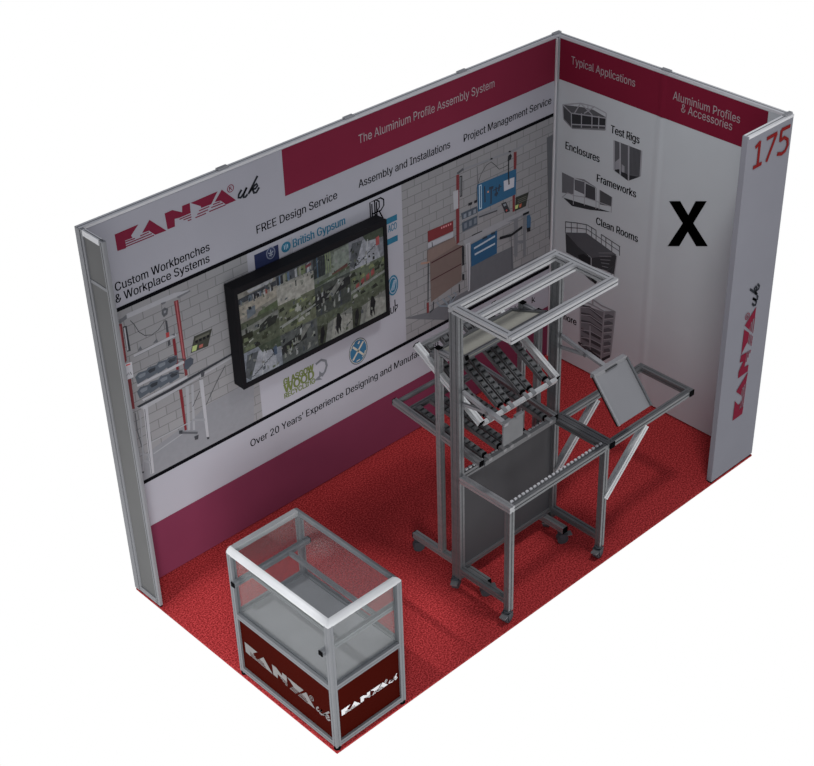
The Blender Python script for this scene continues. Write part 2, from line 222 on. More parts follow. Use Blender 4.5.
PHOTO_STATION=[["#55575c",0,[[2.22,0.962],[2.451,0.909],[2.828,0.921],[3.27,0.9],[3.533,0.895],[3.567,0.604],[3.211,0.492]]],["#4c4e52",0,[[3.592,1.794],[3.693,1.8],[3.728,0.957],[3.645,0.989]]],["#6c6e73",0,[[2.785,1.849],[3.255,1.819],[3.398,1.824],[3.401,1.815],[3.27,1.801],[2.799,1.834]]],["#45474c",0,[[2.734,1.838],[2.792,1.854],[2.799,1.836],[2.742,1.822]]],["#222327",0,[[3.038,1.825],[3.051,1.833],[3.07,1.825],[3.061,1.817]]],["#222327",0,[[3.213,1.818],[3.224,1.825],[3.244,1.815],[3.235,1.808]]],["#55575c",0.008,[[2.921,1.813],[2.931,1.66]]],["#66262a",0,[[2.729,1.824],[2.756,1.82],[2.753,1.388],[2.725,1.355]]],["#232428",0,[[2.759,1.806],[2.784,1.801],[2.782,1.652],[2.762,1.652]]],["#77787d",0,[[2.767,1.796],[2.774,1.795],[2.773,1.66],[2.767,1.66]]],["#8d8e93",0,[[2.698,1.716],[2.746,1.712],[2.745,1.578],[2.704,1.582]]],["#66262a",0,[[3.267,1.799],[3.296,1.794],[3.294,1.665],[3.269,1.668]]],["#66262a",0,[[3.261,1.477],[3.286,1.479],[3.286,1.35],[3.263,1.352]]],["#1c4f70",0,[[2.92,1.685],[3.294,1.668],[3.293,1.477],[2.927,1.481]]],["#8aa0ae",0,[[2.937,1.674],[2.962,1.672],[2.965,1.494],[2.94,1.495]]],["#1c4f70",0,[[2.945,1.665],[2.956,1.665],[2.958,1.503],[2.948,1.503]]],["#9a9ba3",0,[[3.173,1.62],[3.277,1.612],[3.274,1.539],[3.177,1.542]]],["#2a3442",0.012,[[2.99,1.649],[2.995,1.527]]],["#2a3442",0.014,[[3.053,1.604],[3.052,1.495]]],["#2a3442",0.02,[[3.032,1.617],[3.074,1.61]]],["#2a3442",0.012,[[3.099,1.603],[3.103,1.531]]],["#2a3442",0.02,[[3.085,1.548],[3.119,1.552]]],["#2a3442",0.014,[[3.133,1.61],[3.125,1.561]]],["#2a3442",0.008,[[3.071,1.586],[3.152,1.59]]],["#c07a3a",0.012,[[3.018,1.595],[3.029,1.594]]],["#222327",0,[[3.208,1.755],[3.213,1.791],[3.238,1.798],[3.25,1.778],[3.239,1.755],[3.216,1.75]]],["#222327",0.012,[[3.218,1.757],[3.218,1.664],[3.225,1.574]]],["#222327",0.004,[[2.913,1.563],[2.918,1.665],[2.955,1.748],[3.003,1.795],[3.052,1.804],[3.094,1.763],[3.129,1.723],[3.172,1.722],[3.214,1.726]]],["#3e4752",0,[[2.769,1.531],[2.92,1.528],[2.923,1.477],[2.779,1.48]]],["#3e4752",0,[[2.775,1.459],[2.92,1.458],[2.923,1.389],[2.781,1.388]]],["#6b737d",0.03,[[2.793,1.499],[2.818,1.499]]],["#5b636d",0.04,[[2.798,1.424],[2.823,1.424]]],["#6b737d",0.03,[[2.838,1.499],[2.863,1.498]]],["#5b636d",0.04,[[2.843,1.424],[2.868,1.424]]],["#6b737d",0.03,[[2.884,1.498],[2.909,1.497]]],["#5b636d",0.04,[[2.889,1.424],[2.914,1.424]]],["#77797e",0.008,[[2.779,1.475],[2.92,1.469]]],["#222327",0.02,[[2.837,1.57],[2.872,1.568]]],["#222327",0.02,[[2.892,1.568],[2.92,1.566]]],["#77797e",0.008,[[2.781,1.377],[2.927,1.376]]],["#6c6e73",0,[[2.927,1.465],[3.118,1.448],[3.121,1.419],[2.931,1.43]]],["#3a3b40",0.01,[[2.937,1.439],[3.111,1.422]]],["#2b2d32",0,[[3.15,1.46],[3.196,1.457],[3.239,1.368],[3.19,1.372]]],["#6a7078",0,[[3.168,1.448],[3.192,1.446],[3.201,1.427],[3.178,1.427]]],["#a03a34",0.012,[[3.199,1.395],[3.207,1.382]]],["#2c2e2a",0,[[3.293,1.454],[3.422,1.446],[3.395,1.348],[3.285,1.35]]],["#4e5048",0.006,[[3.313,1.428],[3.401,1.423]]],["#4e5048",0.006,[[3.313,1.414],[3.401,1.41]]],["#4e5048",0.006,[[3.313,1.401],[3.402,1.396]]],["#9aa858",0,[[3.289,1.392],[3.321,1.39],[3.313,1.363],[3.289,1.365]]],["#9a4a30",0,[[3.33,1.387],[3.353,1.385],[3.346,1.361],[3.326,1.362]]],["#7c7d82",0,[[2.934,1.328],[3.411,1.325],[3.441,1.314],[3.426,1.297],[3.177,1.29],[3.033,1.284]]],["#66686d",0,[[2.998,1.31],[3.264,1.296],[3.42,1.292],[3.427,1.277],[3.264,1.278],[3.111,1.276]]],["#232428",0.02,[[2.869,1.319],[2.899,1.319],[2.968,1.316]]],["#7c7d82",0,[[2.8,1.285],[2.861,1.273],[3.114,1.28],[3.264,1.283],[3.138,1.317],[2.786,1.322]]],["#662226",0,[[2.464,1.518],[2.696,1.506],[2.695,1.43],[2.465,1.435]]],["#b06a70",0.014,[[2.585,1.494],[2.596,1.493]]],["#b06a70",0.014,[[2.605,1.493],[2.617,1.492]]],["#b06a70",0.014,[[2.625,1.492],[2.637,1.491]]],["#b06a70",0.014,[[2.646,1.491],[2.658,1.49]]],["#b06a70",0.014,[[2.666,1.49],[2.678,1.489]]],["#8b8c93",0,[[2.465,1.43],[2.695,1.425],[2.694,1.384],[2.464,1.393]]],["#3a3b40",0.008,[[2.501,1.423],[2.504,1.386]]],["#60514c",0,[[2.456,1.382],[2.704,1.384],[2.723,1.316],[2.773,1.288],[2.768,1.022],[2.482,0.976],[2.478,1.283],[2.454,1.297]]],["#6b5a54",0,[[2.463,1.376],[2.704,1.376],[2.723,1.316],[2.483,1.285],[2.459,1.303]]],["#3c1f26",0.01,[[2.49,1.272],[2.785,1.283]]],["#3c1f26",0.008,[[2.486,1.141],[2.769,1.151]]],["#8a6a5c",0.014,[[2.397,1.305],[2.475,1.284]]],["#66262a",0,[[2.722,1.573],[2.753,1.561],[2.75,1.324],[2.723,1.316]]],["#8d8e93",0,[[2.806,1.283],[2.855,1.282],[2.85,0.911],[2.828,0.908]]],["#4a4c51",0.005,[[2.83,1.273],[2.834,0.918]]],["#232428",0,[[2.773,1.284],[2.794,1.279],[2.796,1.132],[2.775,1.133]]],["#232428",0,[[2.776,1.068],[2.795,1.06],[2.795,1.016],[2.775,1.021]]],["#515358",0,[[2.854,1.095],[3.267,1.086],[3.279,0.884],[2.846,0.906]]],["#1b4768",0,[[2.858,1.262],[3.111,1.272],[3.11,1.093],[2.86,1.089]]],["#8c97a2",0.014,[[2.888,1.22],[3.091,1.235]]],["#8c97a2",0.014,[[2.894,1.171],[3.092,1.177]]],["#232e3a",0.016,[[2.968,1.261],[3.014,1.262]]],["#232e3a",0.016,[[3.052,1.265],[3.091,1.262]]],["#3e4045",0.006,[[3.249,1.187],[3.264,0.903]]],["#606267",0,[[3.276,1.288],[3.318,1.285],[3.317,0.983],[3.285,0.994]]],["#606267",0,[[3.372,1.288],[3.398,1.289],[3.403,0.948],[3.376,0.957]]],["#606267",0,[[3.291,1.121],[3.388,1.084],[3.389,1.061],[3.291,1.098]]],["#1c1d20",0.022,[[3.136,1.2],[3.253,1.179],[3.361,1.199]]],["#1c1d20",0.018,[[3.366,1.293],[3.427,1.29]]],["#2d4f6b",0,[[3.405,1.27],[3.434,1.271],[3.448,1.235],[3.446,1.166],[3.407,1.173]]],["#1c1d20",0,[[3.407,1.173],[3.446,1.166],[3.444,1.133],[3.411,1.141]]],["#66262a",0,[[2.441,0.988],[2.46,0.985],[2.459,0.905],[2.44,0.906]]],["#2a2c31",0.008,[[2.453,0.995],[2.464,1.283]]],["#2a2c31",0.01,[[2.504,0.97],[2.498,0.913],[2.468,0.901]]],["#2a2c31",0.01,[[2.745,1.004],[2.748,0.936]]],["#2a2c31",0.012,[[2.678,0.922],[2.706,0.923]]],["#667079",0.012,[[2.533,0.954],[2.562,0.91],[2.644,0.874]]],["#667079",0.012,[[2.586,0.956],[2.615,0.918],[2.644,0.874]]],["#667079",0.012,[[2.638,0.958],[2.668,0.927],[2.644,0.874]]],["#667079",0.012,[[2.691,0.96],[2.721,0.935],[2.644,0.874]]]]  # tones here already carry the local shade of the wall
PICTURES=[[["#3b3c3f",0,[[1.765,2.023],[1.594,2.059],[1.5,2.071],[1.385,2.052],[1.385,1.97],[1.675,1.884],[1.755,1.929]]],["#48494c",0,[[1.765,2.023],[1.594,2.059],[1.5,2.071],[1.385,2.052],[1.68,1.991]]],["#28292c",0,[[1.686,1.982],[1.387,2.046],[1.389,1.989],[1.68,1.906]]],["#66676b",0,[[1.755,1.932],[1.675,1.884],[1.389,1.969],[1.388,1.956],[1.675,1.876],[1.754,1.918]]],["#808186",0.008,[[1.765,2.023],[1.755,1.929]]],["#808186",0.008,[[1.686,1.987],[1.679,1.88]]],["#808186",0.008,[[1.596,2.014],[1.593,1.911]]],["#808186",0.008,[[1.505,2.034],[1.502,1.94]]],["#808186",0.008,[[1.446,2.042],[1.444,1.953]]],["#808186",0.008,[[1.385,2.082],[1.384,1.96]]],["#808186",0.008,[[1.686,1.987],[1.383,2.047]]],["#808186",0.008,[[1.765,2.023],[1.686,1.987]]],["#808186",0.008,[[1.765,2.023],[1.608,2.082],[1.489,2.095],[1.385,2.082]]],["#808186",0.008,[[1.661,1.99],[1.608,2.082]]],["#808186",0.008,[[1.573,2.021],[1.489,2.095]]],["#808186",0.008,[[1.608,2.082],[1.505,2.034]]],["#808186",0.008,[[1.545,2.095],[1.539,2.044]]],["#808186",0.008,[[1.683,1.907],[1.39,1.989]]]],[["#4a4b4f",0,[[1.305,1.914],[1.074,1.917],[1.072,1.733],[1.171,1.665],[1.293,1.698]]],["#77787d",0,[[1.289,1.763],[1.248,1.808],[1.242,1.705],[1.285,1.709]]],["#252629",0,[[1.297,1.702],[1.255,1.722],[1.174,1.708],[1.081,1.725],[1.171,1.665]]],["#77787d",0,[[1.233,1.766],[1.208,1.759],[1.205,1.713],[1.23,1.71]]],["#808186",0.012,[[1.256,1.917],[1.24,1.685]]],["#808186",0.012,[[1.183,1.918],[1.167,1.666]]],["#808186",0.012,[[1.307,1.913],[1.293,1.7]]],["#808186",0.012,[[1.074,1.917],[1.072,1.735]]],["#3c3d40",0.004,[[1.164,1.914],[1.154,1.72]]],["#3c3d40",0.004,[[1.153,1.914],[1.144,1.722]]],["#3c3d40",0.004,[[1.142,1.915],[1.133,1.724]]],["#3c3d40",0.004,[[1.132,1.916],[1.123,1.726]]],["#3c3d40",0.004,[[1.121,1.916],[1.113,1.728]]],["#3c3d40",0.004,[[1.11,1.917],[1.103,1.73]]],["#3c3d40",0.004,[[1.099,1.917],[1.093,1.732]]],["#3c3d40",0.004,[[1.088,1.918],[1.082,1.734]]]],[["#57585c",0,[[1.752,1.526],[1.639,1.52],[1.638,1.397],[1.745,1.372]]],["#4f5054",0,[[1.635,1.513],[1.543,1.524],[1.542,1.431],[1.631,1.433]]],["#66676b",0,[[1.639,1.523],[1.549,1.527],[1.439,1.516],[1.449,1.522],[1.55,1.543]]],["#37383b",0,[[1.535,1.518],[1.449,1.515],[1.443,1.42],[1.533,1.414]]],["#3f4043",0,[[1.407,1.514],[1.3,1.499],[1.3,1.427],[1.401,1.406]]],["#252629",0,[[1.734,1.338],[1.631,1.348],[1.303,1.384],[1.489,1.332],[1.65,1.303]]],["#808186",0.006,[[1.543,1.524],[1.538,1.348]]],["#808186",0.006,[[1.439,1.516],[1.434,1.36]]],["#808186",0.006,[[1.411,1.512],[1.406,1.365]]],["#808186",0.006,[[1.298,1.499],[1.299,1.382]]],["#808186",0.006,[[1.639,1.52],[1.638,1.319]]],["#808186",0.006,[[1.744,1.334],[1.695,1.39],[1.637,1.388],[1.541,1.411],[1.437,1.418],[1.302,1.426]]]],[["#2f3033",0,[[1.701,1.073],[1.464,0.967],[1.281,1.086],[1.228,1.071],[1.247,0.919],[1.342,0.917],[1.449,0.905],[1.595,0.914],[1.688,0.92]]],["#46474b",0,[[1.701,1.075],[1.51,1.144],[1.232,1.08],[1.452,0.969],[1.575,1.006]]],["#1d1e20",0,[[1.578,0.942],[1.525,0.972],[1.452,0.956],[1.449,0.905],[1.565,0.916]]],["#5f6064",0.006,[[1.348,0.919],[1.306,0.921]]],["#5f6064",0.006,[[1.356,0.942],[1.299,0.953]]],["#5f6064",0.006,[[1.365,0.965],[1.291,0.985]]],["#5f6064",0.006,[[1.373,0.987],[1.284,1.017]]],["#5f6064",0.006,[[1.382,1.01],[1.276,1.049]]],["#5f6064",0.006,[[1.39,1.033],[1.269,1.081]]],["#3c3d40",0.006,[[1.704,1.159],[1.701,1.073]]],["#3c3d40",0.006,[[1.65,1.177],[1.646,1.093]]],["#3c3d40",0.006,[[1.596,1.19],[1.593,1.114]]],["#3c3d40",0.006,[[1.513,1.208],[1.51,1.144]]],["#3c3d40",0.006,[[1.465,1.209],[1.461,1.132]]],["#3c3d40",0.006,[[1.423,1.199],[1.419,1.119]]],["#3c3d40",0.006,[[1.375,1.185],[1.371,1.112]]],["#3c3d40",0.006,[[1.334,1.178],[1.329,1.101]]],["#3c3d40",0.006,[[1.28,1.168],[1.275,1.088]]],["#3c3d40",0.006,[[1.21,1.155],[1.205,1.085]]],["#3c3d40",0.006,[[1.704,1.159],[1.596,1.19],[1.507,1.21],[1.423,1.199]]],["#3c3d40",0.006,[[1.375,1.185],[1.28,1.168],[1.204,1.154]]],["#3c3d40",0.005,[[1.703,1.116],[1.594,1.151],[1.505,1.176],[1.421,1.159],[1.207,1.118]]],["#808186",0.008,[[1.228,1.071],[1.241,0.911]]],["#808186",0.008,[[1.455,0.97],[1.451,0.899]]],["#3c3d40",0.006,[[1.307,0.926],[1.246,0.992],[1.27,0.909]]],["#3a3b3e",0,[[1.542,0.83],[1.469,0.823],[1.389,0.802],[1.406,0.779],[1.467,0.791]]],["#1d1e20",0,[[1.45,0.814],[1.389,0.802],[1.406,0.777],[1.43,0.785]]]],[["#5c5d61",0,[[1.535,0.56],[1.316,0.584],[1.31,0.183],[1.519,0.234]]],["#66676b",0,[[1.316,0.589],[1.216,0.627],[1.235,0.262],[1.32,0.184]]],["#26272a",0,[[1.545,0.233],[1.52,0.239],[1.317,0.191],[1.239,0.261],[1.237,0.239],[1.321,0.157],[1.537,0.214]]],["#3a3b3e",0,[[1.528,0.536],[1.445,0.552],[1.33,0.512],[1.331,0.539],[1.446,0.577],[1.529,0.555]]],["#808186",0.006,[[1.53,0.535],[1.443,0.562],[1.325,0.534]]],["#48494d",0,[[1.314,0.559],[1.273,0.586],[1.228,0.589],[1.232,0.572],[1.316,0.524]]],["#85868a",0.006,[[1.316,0.524],[1.229,0.571]]],["#3a3b3e",0,[[1.525,0.473],[1.441,0.49],[1.327,0.459],[1.328,0.486],[1.443,0.515],[1.526,0.493]]],["#808186",0.006,[[1.527,0.472],[1.439,0.5],[1.322,0.479]]],["#48494d",0,[[1.311,0.504],[1.27,0.531],[1.23,0.532],[1.234,0.514],[1.312,0.469]]],["#85868a",0.006,[[1.312,0.469],[1.232,0.513]]],["#3a3b3e",0,[[1.522,0.411],[1.438,0.428],[1.323,0.405],[1.325,0.432],[1.439,0.452],[1.523,0.43]]],["#808186",0.006,[[1.524,0.41],[1.436,0.437],[1.318,0.423]]],["#48494d",0,[[1.308,0.449],[1.267,0.476],[1.233,0.474],[1.236,0.456],[1.309,0.413]]],["#85868a",0.006,[[1.309,0.413],[1.234,0.455]]],["#3a3b3e",0,[[1.519,0.364],[1.438,0.355],[1.437,0.334],[1.518,0.339]]],["#333437",0,[[1.425,0.378],[1.333,0.363],[1.334,0.341],[1.423,0.343]]],["#808186",0.006,[[1.521,0.346],[1.433,0.374],[1.315,0.367]]],["#48494d",0,[[1.304,0.393],[1.263,0.42],[1.235,0.416],[1.239,0.398],[1.306,0.357]]],["#85868a",0.006,[[1.306,0.357],[1.236,0.397]]],["#3a3b3e",0,[[1.516,0.3],[1.434,0.292],[1.433,0.27],[1.515,0.275]]],["#333437",0,[[1.422,0.315],[1.33,0.301],[1.331,0.278],[1.42,0.28]]],["#808186",0.006,[[1.518,0.283],[1.429,0.311],[1.312,0.311]]],["#48494d",0,[[1.301,0.337],[1.26,0.364],[1.238,0.358],[1.241,0.34],[1.302,0.301]]],["#85868a",0.006,[[1.302,0.301],[1.239,0.338]]],["#3a3b3e",0,[[1.513,0.236],[1.431,0.229],[1.43,0.206],[1.512,0.211]]],["#333437",0,[[1.419,0.251],[1.326,0.237],[1.327,0.214],[1.417,0.216]]],["#808186",0.006,[[1.515,0.219],[1.426,0.248],[1.308,0.254]]],["#48494d",0,[[1.298,0.28],[1.256,0.308],[1.24,0.299],[1.244,0.281],[1.299,0.244]]],["#85868a",0.006,[[1.299,0.244],[1.241,0.28]]],["#77787c",0.012,[[1.535,0.56],[1.519,0.234]]],["#77787c",0.012,[[1.312,0.591],[1.32,0.173]]],["#77787c",0.012,[[1.214,0.633],[1.235,0.257]]],["#77787c",0.012,[[1.435,0.417],[1.428,0.241]]],["#77787c",0.012,[[1.537,0.592],[1.42,0.599],[1.312,0.591],[1.214,0.633],[1.337,0.629],[1.447,0.647],[1.495,0.616]]],["#77787c",0.012,[[1.422,0.641],[1.42,0.604]]]]]
TEXTS=[["B","Custom Workbenches",0.152,0.782,2.056,0.052,"k"],["B","& Workplace Systems",0.144,0.773,1.986,0.052,"k"],["B","FREE Design Service",1.117,1.729,2.029,0.052,"k"],["B","Assembly and Installations",1.902,2.678,2.035,0.052,"k"],["B","Project Management Service",2.8,3.628,2.032,0.052,"k"],["B","The Aluminium Profile Assembly System",1.919,3.079,2.322,0.056,"w"],["B","Over 20 Years\u2019 Experience Designing and Manufacturing",0.92,2.541,0.603,0.052,"k"],["R","Typical Applications",1.702,1.161,2.332,0.055,"w"],["R","Aluminium Profiles",0.856,0.344,2.343,0.055,"w"],["R","& Accessories",0.785,0.395,2.28,0.055,"w"],["R","Test Rigs",1.339,1.098,1.958,0.055,"k"],["R","Enclosures",1.726,1.424,1.712,0.055,"k"],["R","Frameworks",1.437,1.098,1.567,0.055,"k"],["R","Clean Rooms",1.426,1.059,1.246,0.055,"k"],["R","more",1.707,1.567,0.361,0.055,"k"],["B","British Gypsum",1.371,1.779,1.836,0.055,"b"],["B","GLASGOW",1.213,1.456,0.923,0.045,"g"],["B","WOOD",1.211,1.455,0.865,0.06,"g"],["B","RECYCLING",1.21,1.469,0.825,0.035,"g"],["B","ACO",2.126,2.199,1.64,0.05,"b"],["B","L",2.158,2.184,1.084,0.05,"k"],["B","GROUP",2.011,2.182,1.04,0.05,"k"],["B","k",3.3,3.336,0.533,0.05,"k"],["B","k",3.478,3.515,0.53,0.05,"k"]]
XMARK=[[0.807,1.316],[0.701,1.527],[0.823,1.642],[0.736,1.674],[0.663,1.6],[0.615,1.718],[0.53,1.749],[0.619,1.558],[0.49,1.44],[0.579,1.405],[0.656,1.482],[0.714,1.352]]
# ---------------------------------------------------------------- 2-D print helpers: (u, z) on a wall plane -> 3-D
def on_back(uv, e): return (uv[0], D-T-e, uv[1])
def on_right(uv, e): return (L-T-e, uv[0], uv[1])
def on_front(uv, e): return (uv[0], -e, uv[1])
def clip(P, x0, x1, z0, z1):
    for ax, lim, sg in ((0, x0, 1), (0, x1, -1), (1, z0, 1), (1, z1, -1)):
        Q = []
        for i in range(len(P)):
            a, b = P[i-1], P[i]; ia, ib = sg*(a[ax]-lim) >= 0, sg*(b[ax]-lim) >= 0
            if ia != ib:
                t = (lim-a[ax])/(b[ax]-a[ax]); Q.append((a[0]+t*(b[0]-a[0]), a[1]+t*(b[1]-a[1])))
            if ib: Q.append(tuple(b))
        P = Q
        if not P: return []
    return P
def ribbon(P, w):
    """quads along a polyline of width w, with mitred joints"""
    P = [Vector(p) for p in P]; n = len(P); Lf, Rt = [], []
    for i in range(n):
        dd = (P[min(i+1, n-1)]-P[max(i-1, 0)]); dd = dd.normalized() if dd.length else Vector((1, 0)); nn = Vector((-dd.y, dd.x))
        Lf.append(P[i]+nn*w/2); Rt.append(P[i]-nn*w/2)
    return [[tuple(Lf[i]), tuple(Lf[i+1]), tuple(Rt[i+1]), tuple(Rt[i])] for i in range(n-1)]
def flat(mb, P, e, m, on):
    if len(P) < 3: return
    mb.add([on(p, e) for p in P], [tuple(range(len(P)))], m)
def rect(x0, x1, z0, z1): return [(x0, z0), (x1, z0), (x1, z1), (x0, z1)]
def slab(mb, P, e0, e1, m, on):
    """a thin solid: polygon P from offset e0 to offset e1 off the wall"""
    n = len(P)
    mb.add([on(p, e) for e in (e0, e1) for p in P], [tuple(range(n)), tuple(range(2*n-1, n-1, -1))] + [(i, (i+1) % n, n+(i+1) % n, n+i) for i in range(n)], m)
def triangulated(o):
    bm = bmesh.new(); bm.from_mesh(o.data); bmesh.ops.triangulate(bm, faces=[f for f in bm.faces if len(f.verts) > 4]); bm.to_mesh(o.data); bm.free(); return o
def art(mb, items, on, box, e0=0.003, de=0.00006):
    for i, (c, w, P) in enumerate(items):
        for Q in (ribbon(P, w) if w else [P]):
            Q = clip(Q, *box); flat(mb, Q, e0+de*i, ink(c), on)
import os
try: FONT = bpy.data.fonts.load(os.path.join(bpy.utils.system_resource('DATAFILES', path='fonts'), 'Inter.woff2'))
except Exception: FONT = None
def text_polys(s, bold=0.0, only='kDKR'):
    """filled letter shapes of a string; every outline is filled with its own holes only, so crossing strokes stay solid"""
    dg = bpy.context.evaluated_depsgraph_get
    cu = bpy.data.curves.new('t', 'FONT'); cu.body = s; cu.size = 1
    if FONT: cu.font = FONT
    o = bpy.data.objects.new('t', cu); C.objects.link(o); bpy.context.view_layer.update()
    src = o.evaluated_get(dg()).to_curve(dg(), apply_modifiers=False)
    loops = []
    for sp in src.splines:
        P = [(p.co.copy(), p.handle_left.copy(), p.handle_right.copy()) for p in sp.bezier_points]
        q = [x for co, hl, hr in P for x in (hl, co, hr)]
        a = sum(q[k-1].x*q[k].y - q[k].x*q[k-1].y for k in range(len(q)))/2
        loops.append((a, P, min(x.x for x in q), max(x.x for x in q), min(x.y for x in q), max(x.y for x in q)))
    sg = 1 if max(loops, key=lambda l: abs(l[0]))[0] > 0 else -1
    outer = [l for l in loops if l[0]*sg > 0]; holes = [l for l in loops if l[0]*sg < 0]
    vs, fs = [], []
    for l in outer:
        mine = [h for h in holes if h[2] > l[2]-1e-4 and h[3] < l[3]+1e-4 and h[4] > l[4]-1e-4 and h[5] < l[5]+1e-4]
        c2 = bpy.data.curves.new('g', 'CURVE'); c2.dimensions = '2D'; c2.fill_mode = 'BOTH'; c2.resolution_u = 3; c2.offset = bold
        for g in [l]+mine:
            sp = c2.splines.new('BEZIER'); sp.bezier_points.add(len(g[1])-1); sp.use_cyclic_u = True
            for bp_, (co, hl, hr) in zip(sp.bezier_points, g[1]):
                bp_.handle_left_type = bp_.handle_right_type = 'FREE'; bp_.co = co; bp_.handle_left = hl; bp_.handle_right = hr
        o2 = bpy.data.objects.new('g', c2); C.objects.link(o2); bpy.context.view_layer.update()
        me = bpy.data.meshes.new_from_object(o2.evaluated_get(dg())); k = len(vs)
        vs += [(v.co.x, v.co.y) for v in me.vertices]; fs += [tuple(k+i for i in p.vertices) for p in me.polygons]
        bpy.data.objects.remove(o2); bpy.data.curves.remove(c2); bpy.data.meshes.remove(me)
    if bold: bpy.data.objects.remove(o); bpy.data.curves.remove(cu); return vs, fs
    def bounds(txt):
        cu.body = txt; bpy.context.view_layer.update(); me = bpy.data.meshes.new_from_object(o.evaluated_get(dg())); xs = [v.co.x for v in me.vertices]; bpy.data.meshes.remove(me); return min(xs), max(xs)
    spans = []
    for i, ch in enumerate(s):
        if ch in only:
            a, b_ = bounds(ch); e_ = bounds(s[:i+1])[1]; spans.append((e_-(b_-a)-0.01, e_+0.01))
    cu.body = s; bpy.context.view_layer.update(); me = bpy.data.meshes.new_from_object(o.evaluated_get(dg()))
    inside = lambda x: any(a < x < b_ for a, b_ in spans)
    fs = [f for f in fs if inside(sum(vs[i][0] for i in f)/len(f))]; k = len(vs)
    dv = [(v.co.x, v.co.y) for v in me.vertices]
    fs += [tuple(k+i for i in p.vertices) for p in me.polygons if not inside(sum(dv[i][0] for i in p.vertices)/len(p.vertices))]; vs += dv
    bpy.data.meshes.remove(me); bpy.data.objects.remove(o); bpy.data.curves.remove(cu)
    used = sorted({i for f in fs for i in f}); mp_ = {i: n for n, i in enumerate(used)}
    return [vs[i] for i in used], [tuple(mp_[i] for i in f) for f in fs]
CAPH = max(y for x, y in text_polys('H')[0])
def lettering(s, u0, u1, z, cap, m, on, e, parent, bold=0.0, name='lettering', copies=1):
    vs, fs = text_polys(s, bold); xs = [v[0] for v in vs]; a, b = min(xs), max(xs)
    k = cap/CAPH; q = (u1-u0)/(b-a)
    mb = MB()
    for i in range(copies): mb.add([on((u0+(x-a)*q+(i*0.0022-0.0011*(copies-1))*(1 if u1 > u0 else -1), z+y*k), e+0.00015*i) for x, y in vs], fs, m)
    return obj(name, mb, parent)
def logo(parent, fn, e, m, mk, scale):
    """the company logo: block letters with speed stripes, script suffix; fn maps (u, v) in logo units to a 3-D point"""
    mb = MB()
    for P in LOGO_SOLID: mb.add([fn(p, e) for p in P], [tuple(range(len(P)))], m)
    for P in LOGO_STRIPE:
        for Q in ribbon(P, 0.0085): mb.add([fn(p, e) for p in Q], [(0, 1, 2, 3)], m)
    cx, cz = LOGO_REG; n = 20
    ring = [(cx+math.cos(2*math.pi*i/n)*r_, cz+math.sin(2*math.pi*i/n)*r_) for r_ in (0.030, 0.0235) for i in range(n)]
    mb.add([fn(p, e) for p in ring], [(i, (i+1) % n, n+(i+1) % n, n+i) for i in range(n)], m)
    for P in ([(cx-.009, cz-.014), (cx-.009, cz+.014)], [(cx-.009, cz+.013), (cx+.009, cz+.009), (cx-.009, cz)], [(cx, cz), (cx+.011, cz-.014)]):
        for Q in ribbon(P, 0.006): mb.add([fn(p, e) for p in Q], [(0, 1, 2, 3)], m)
    triangulated(obj('logo_lettering', mb, parent))
    mb = MB()
    for P in LOGO_UK:
        for Q in ribbon(P, 0.019): mb.add([fn(p, e) for p in Q], [(0, 1, 2, 3)], mk)
    obj('logo_script', mb, parent)

# ================================================================ structure
fl = struct(obj('floor', MB().box((0, 0, -0.012), (L, D, 0), CARPET)), 'red speckled carpet covering the floor of the stand', 'floor')
def wall_frame(root, ax, a0, a1, c0, c1, joints):
    """top rail with a slot, bottom rail, posts at the joints; ax = running axis"""
    def bx(name, s0, s1, z0, z1, m=FRAMEW, i0=c0, i1=c1):
        mb = MB()
        mb.box((s0, i0, z0) if ax == 'x' else (i0, s0, z0), (s1, i1, z1) if ax == 'x' else (i1, s1, z1), m); return obj(name, mb, root)
    bx('top_rail', a0, a1, H-0.016, H); mid = (c0+c1)/2
    bx('top_slot', a0, a1, H, H+0.0008, ALU_D, mid-0.003, mid+0.003)
    for j in joints: bx('panel_connector', j-0.035, j+0.035, H, H+0.010, ALU, mid-0.010, mid+0.016)
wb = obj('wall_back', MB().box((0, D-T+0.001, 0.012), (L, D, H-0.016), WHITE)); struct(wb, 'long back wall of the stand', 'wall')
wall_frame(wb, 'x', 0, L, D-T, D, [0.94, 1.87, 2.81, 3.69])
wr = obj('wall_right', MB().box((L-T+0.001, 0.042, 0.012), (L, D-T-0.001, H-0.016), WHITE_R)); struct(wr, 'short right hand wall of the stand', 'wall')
wall_frame(wr, 'y', 0.042, D-T, L-T, L, [0.94])
# left return: framed panel seen from outside
mb = MB(); Y0 = 1.610
mb.box((0.007, Y0+0.03, 0.03), (0.015, D-T, H-0.02), INFILL)
wl = obj('wall_left', mb); struct(wl, 'narrow framed return panel at the left end of the back wall', 'wall')
obj('frame_post', MB().box((0, D-T-0.022, 0.012), (0.022, D-T-0.001, H), RETF).box((-0.004, D-T, 0.012), (0.0, D, H), RETF).box((0, Y0, 0.012), (0.022, Y0+0.036, H), RETF, 0.003), wl)
obj('frame_rail', MB().box((0.004, Y0+0.04, 2.185), (0.020, D-T-0.022, 2.205), RETF).box((0.0, Y0+0.04, 0.012), (0.022, D-T-0.022, 0.05), RETF).box((0.0, Y0+0.04, H-0.035), (0.022, D-T-0.022, H), FRAMEW), wl)
obj('top_slot', MB().box((0.009, Y0+0.01, H), (0.013, D-T-0.03, H+0.0008), GROOVE), wl)
obj('frame_groove', MB().box((-0.0006, D-T-0.002, 0.02), (0.0, D-T+0.003, H-0.01), GROOVE).box((-0.0006, Y0+0.019, 0.02), (0.0, Y0+0.023, H-0.01), GROOVE), wl)
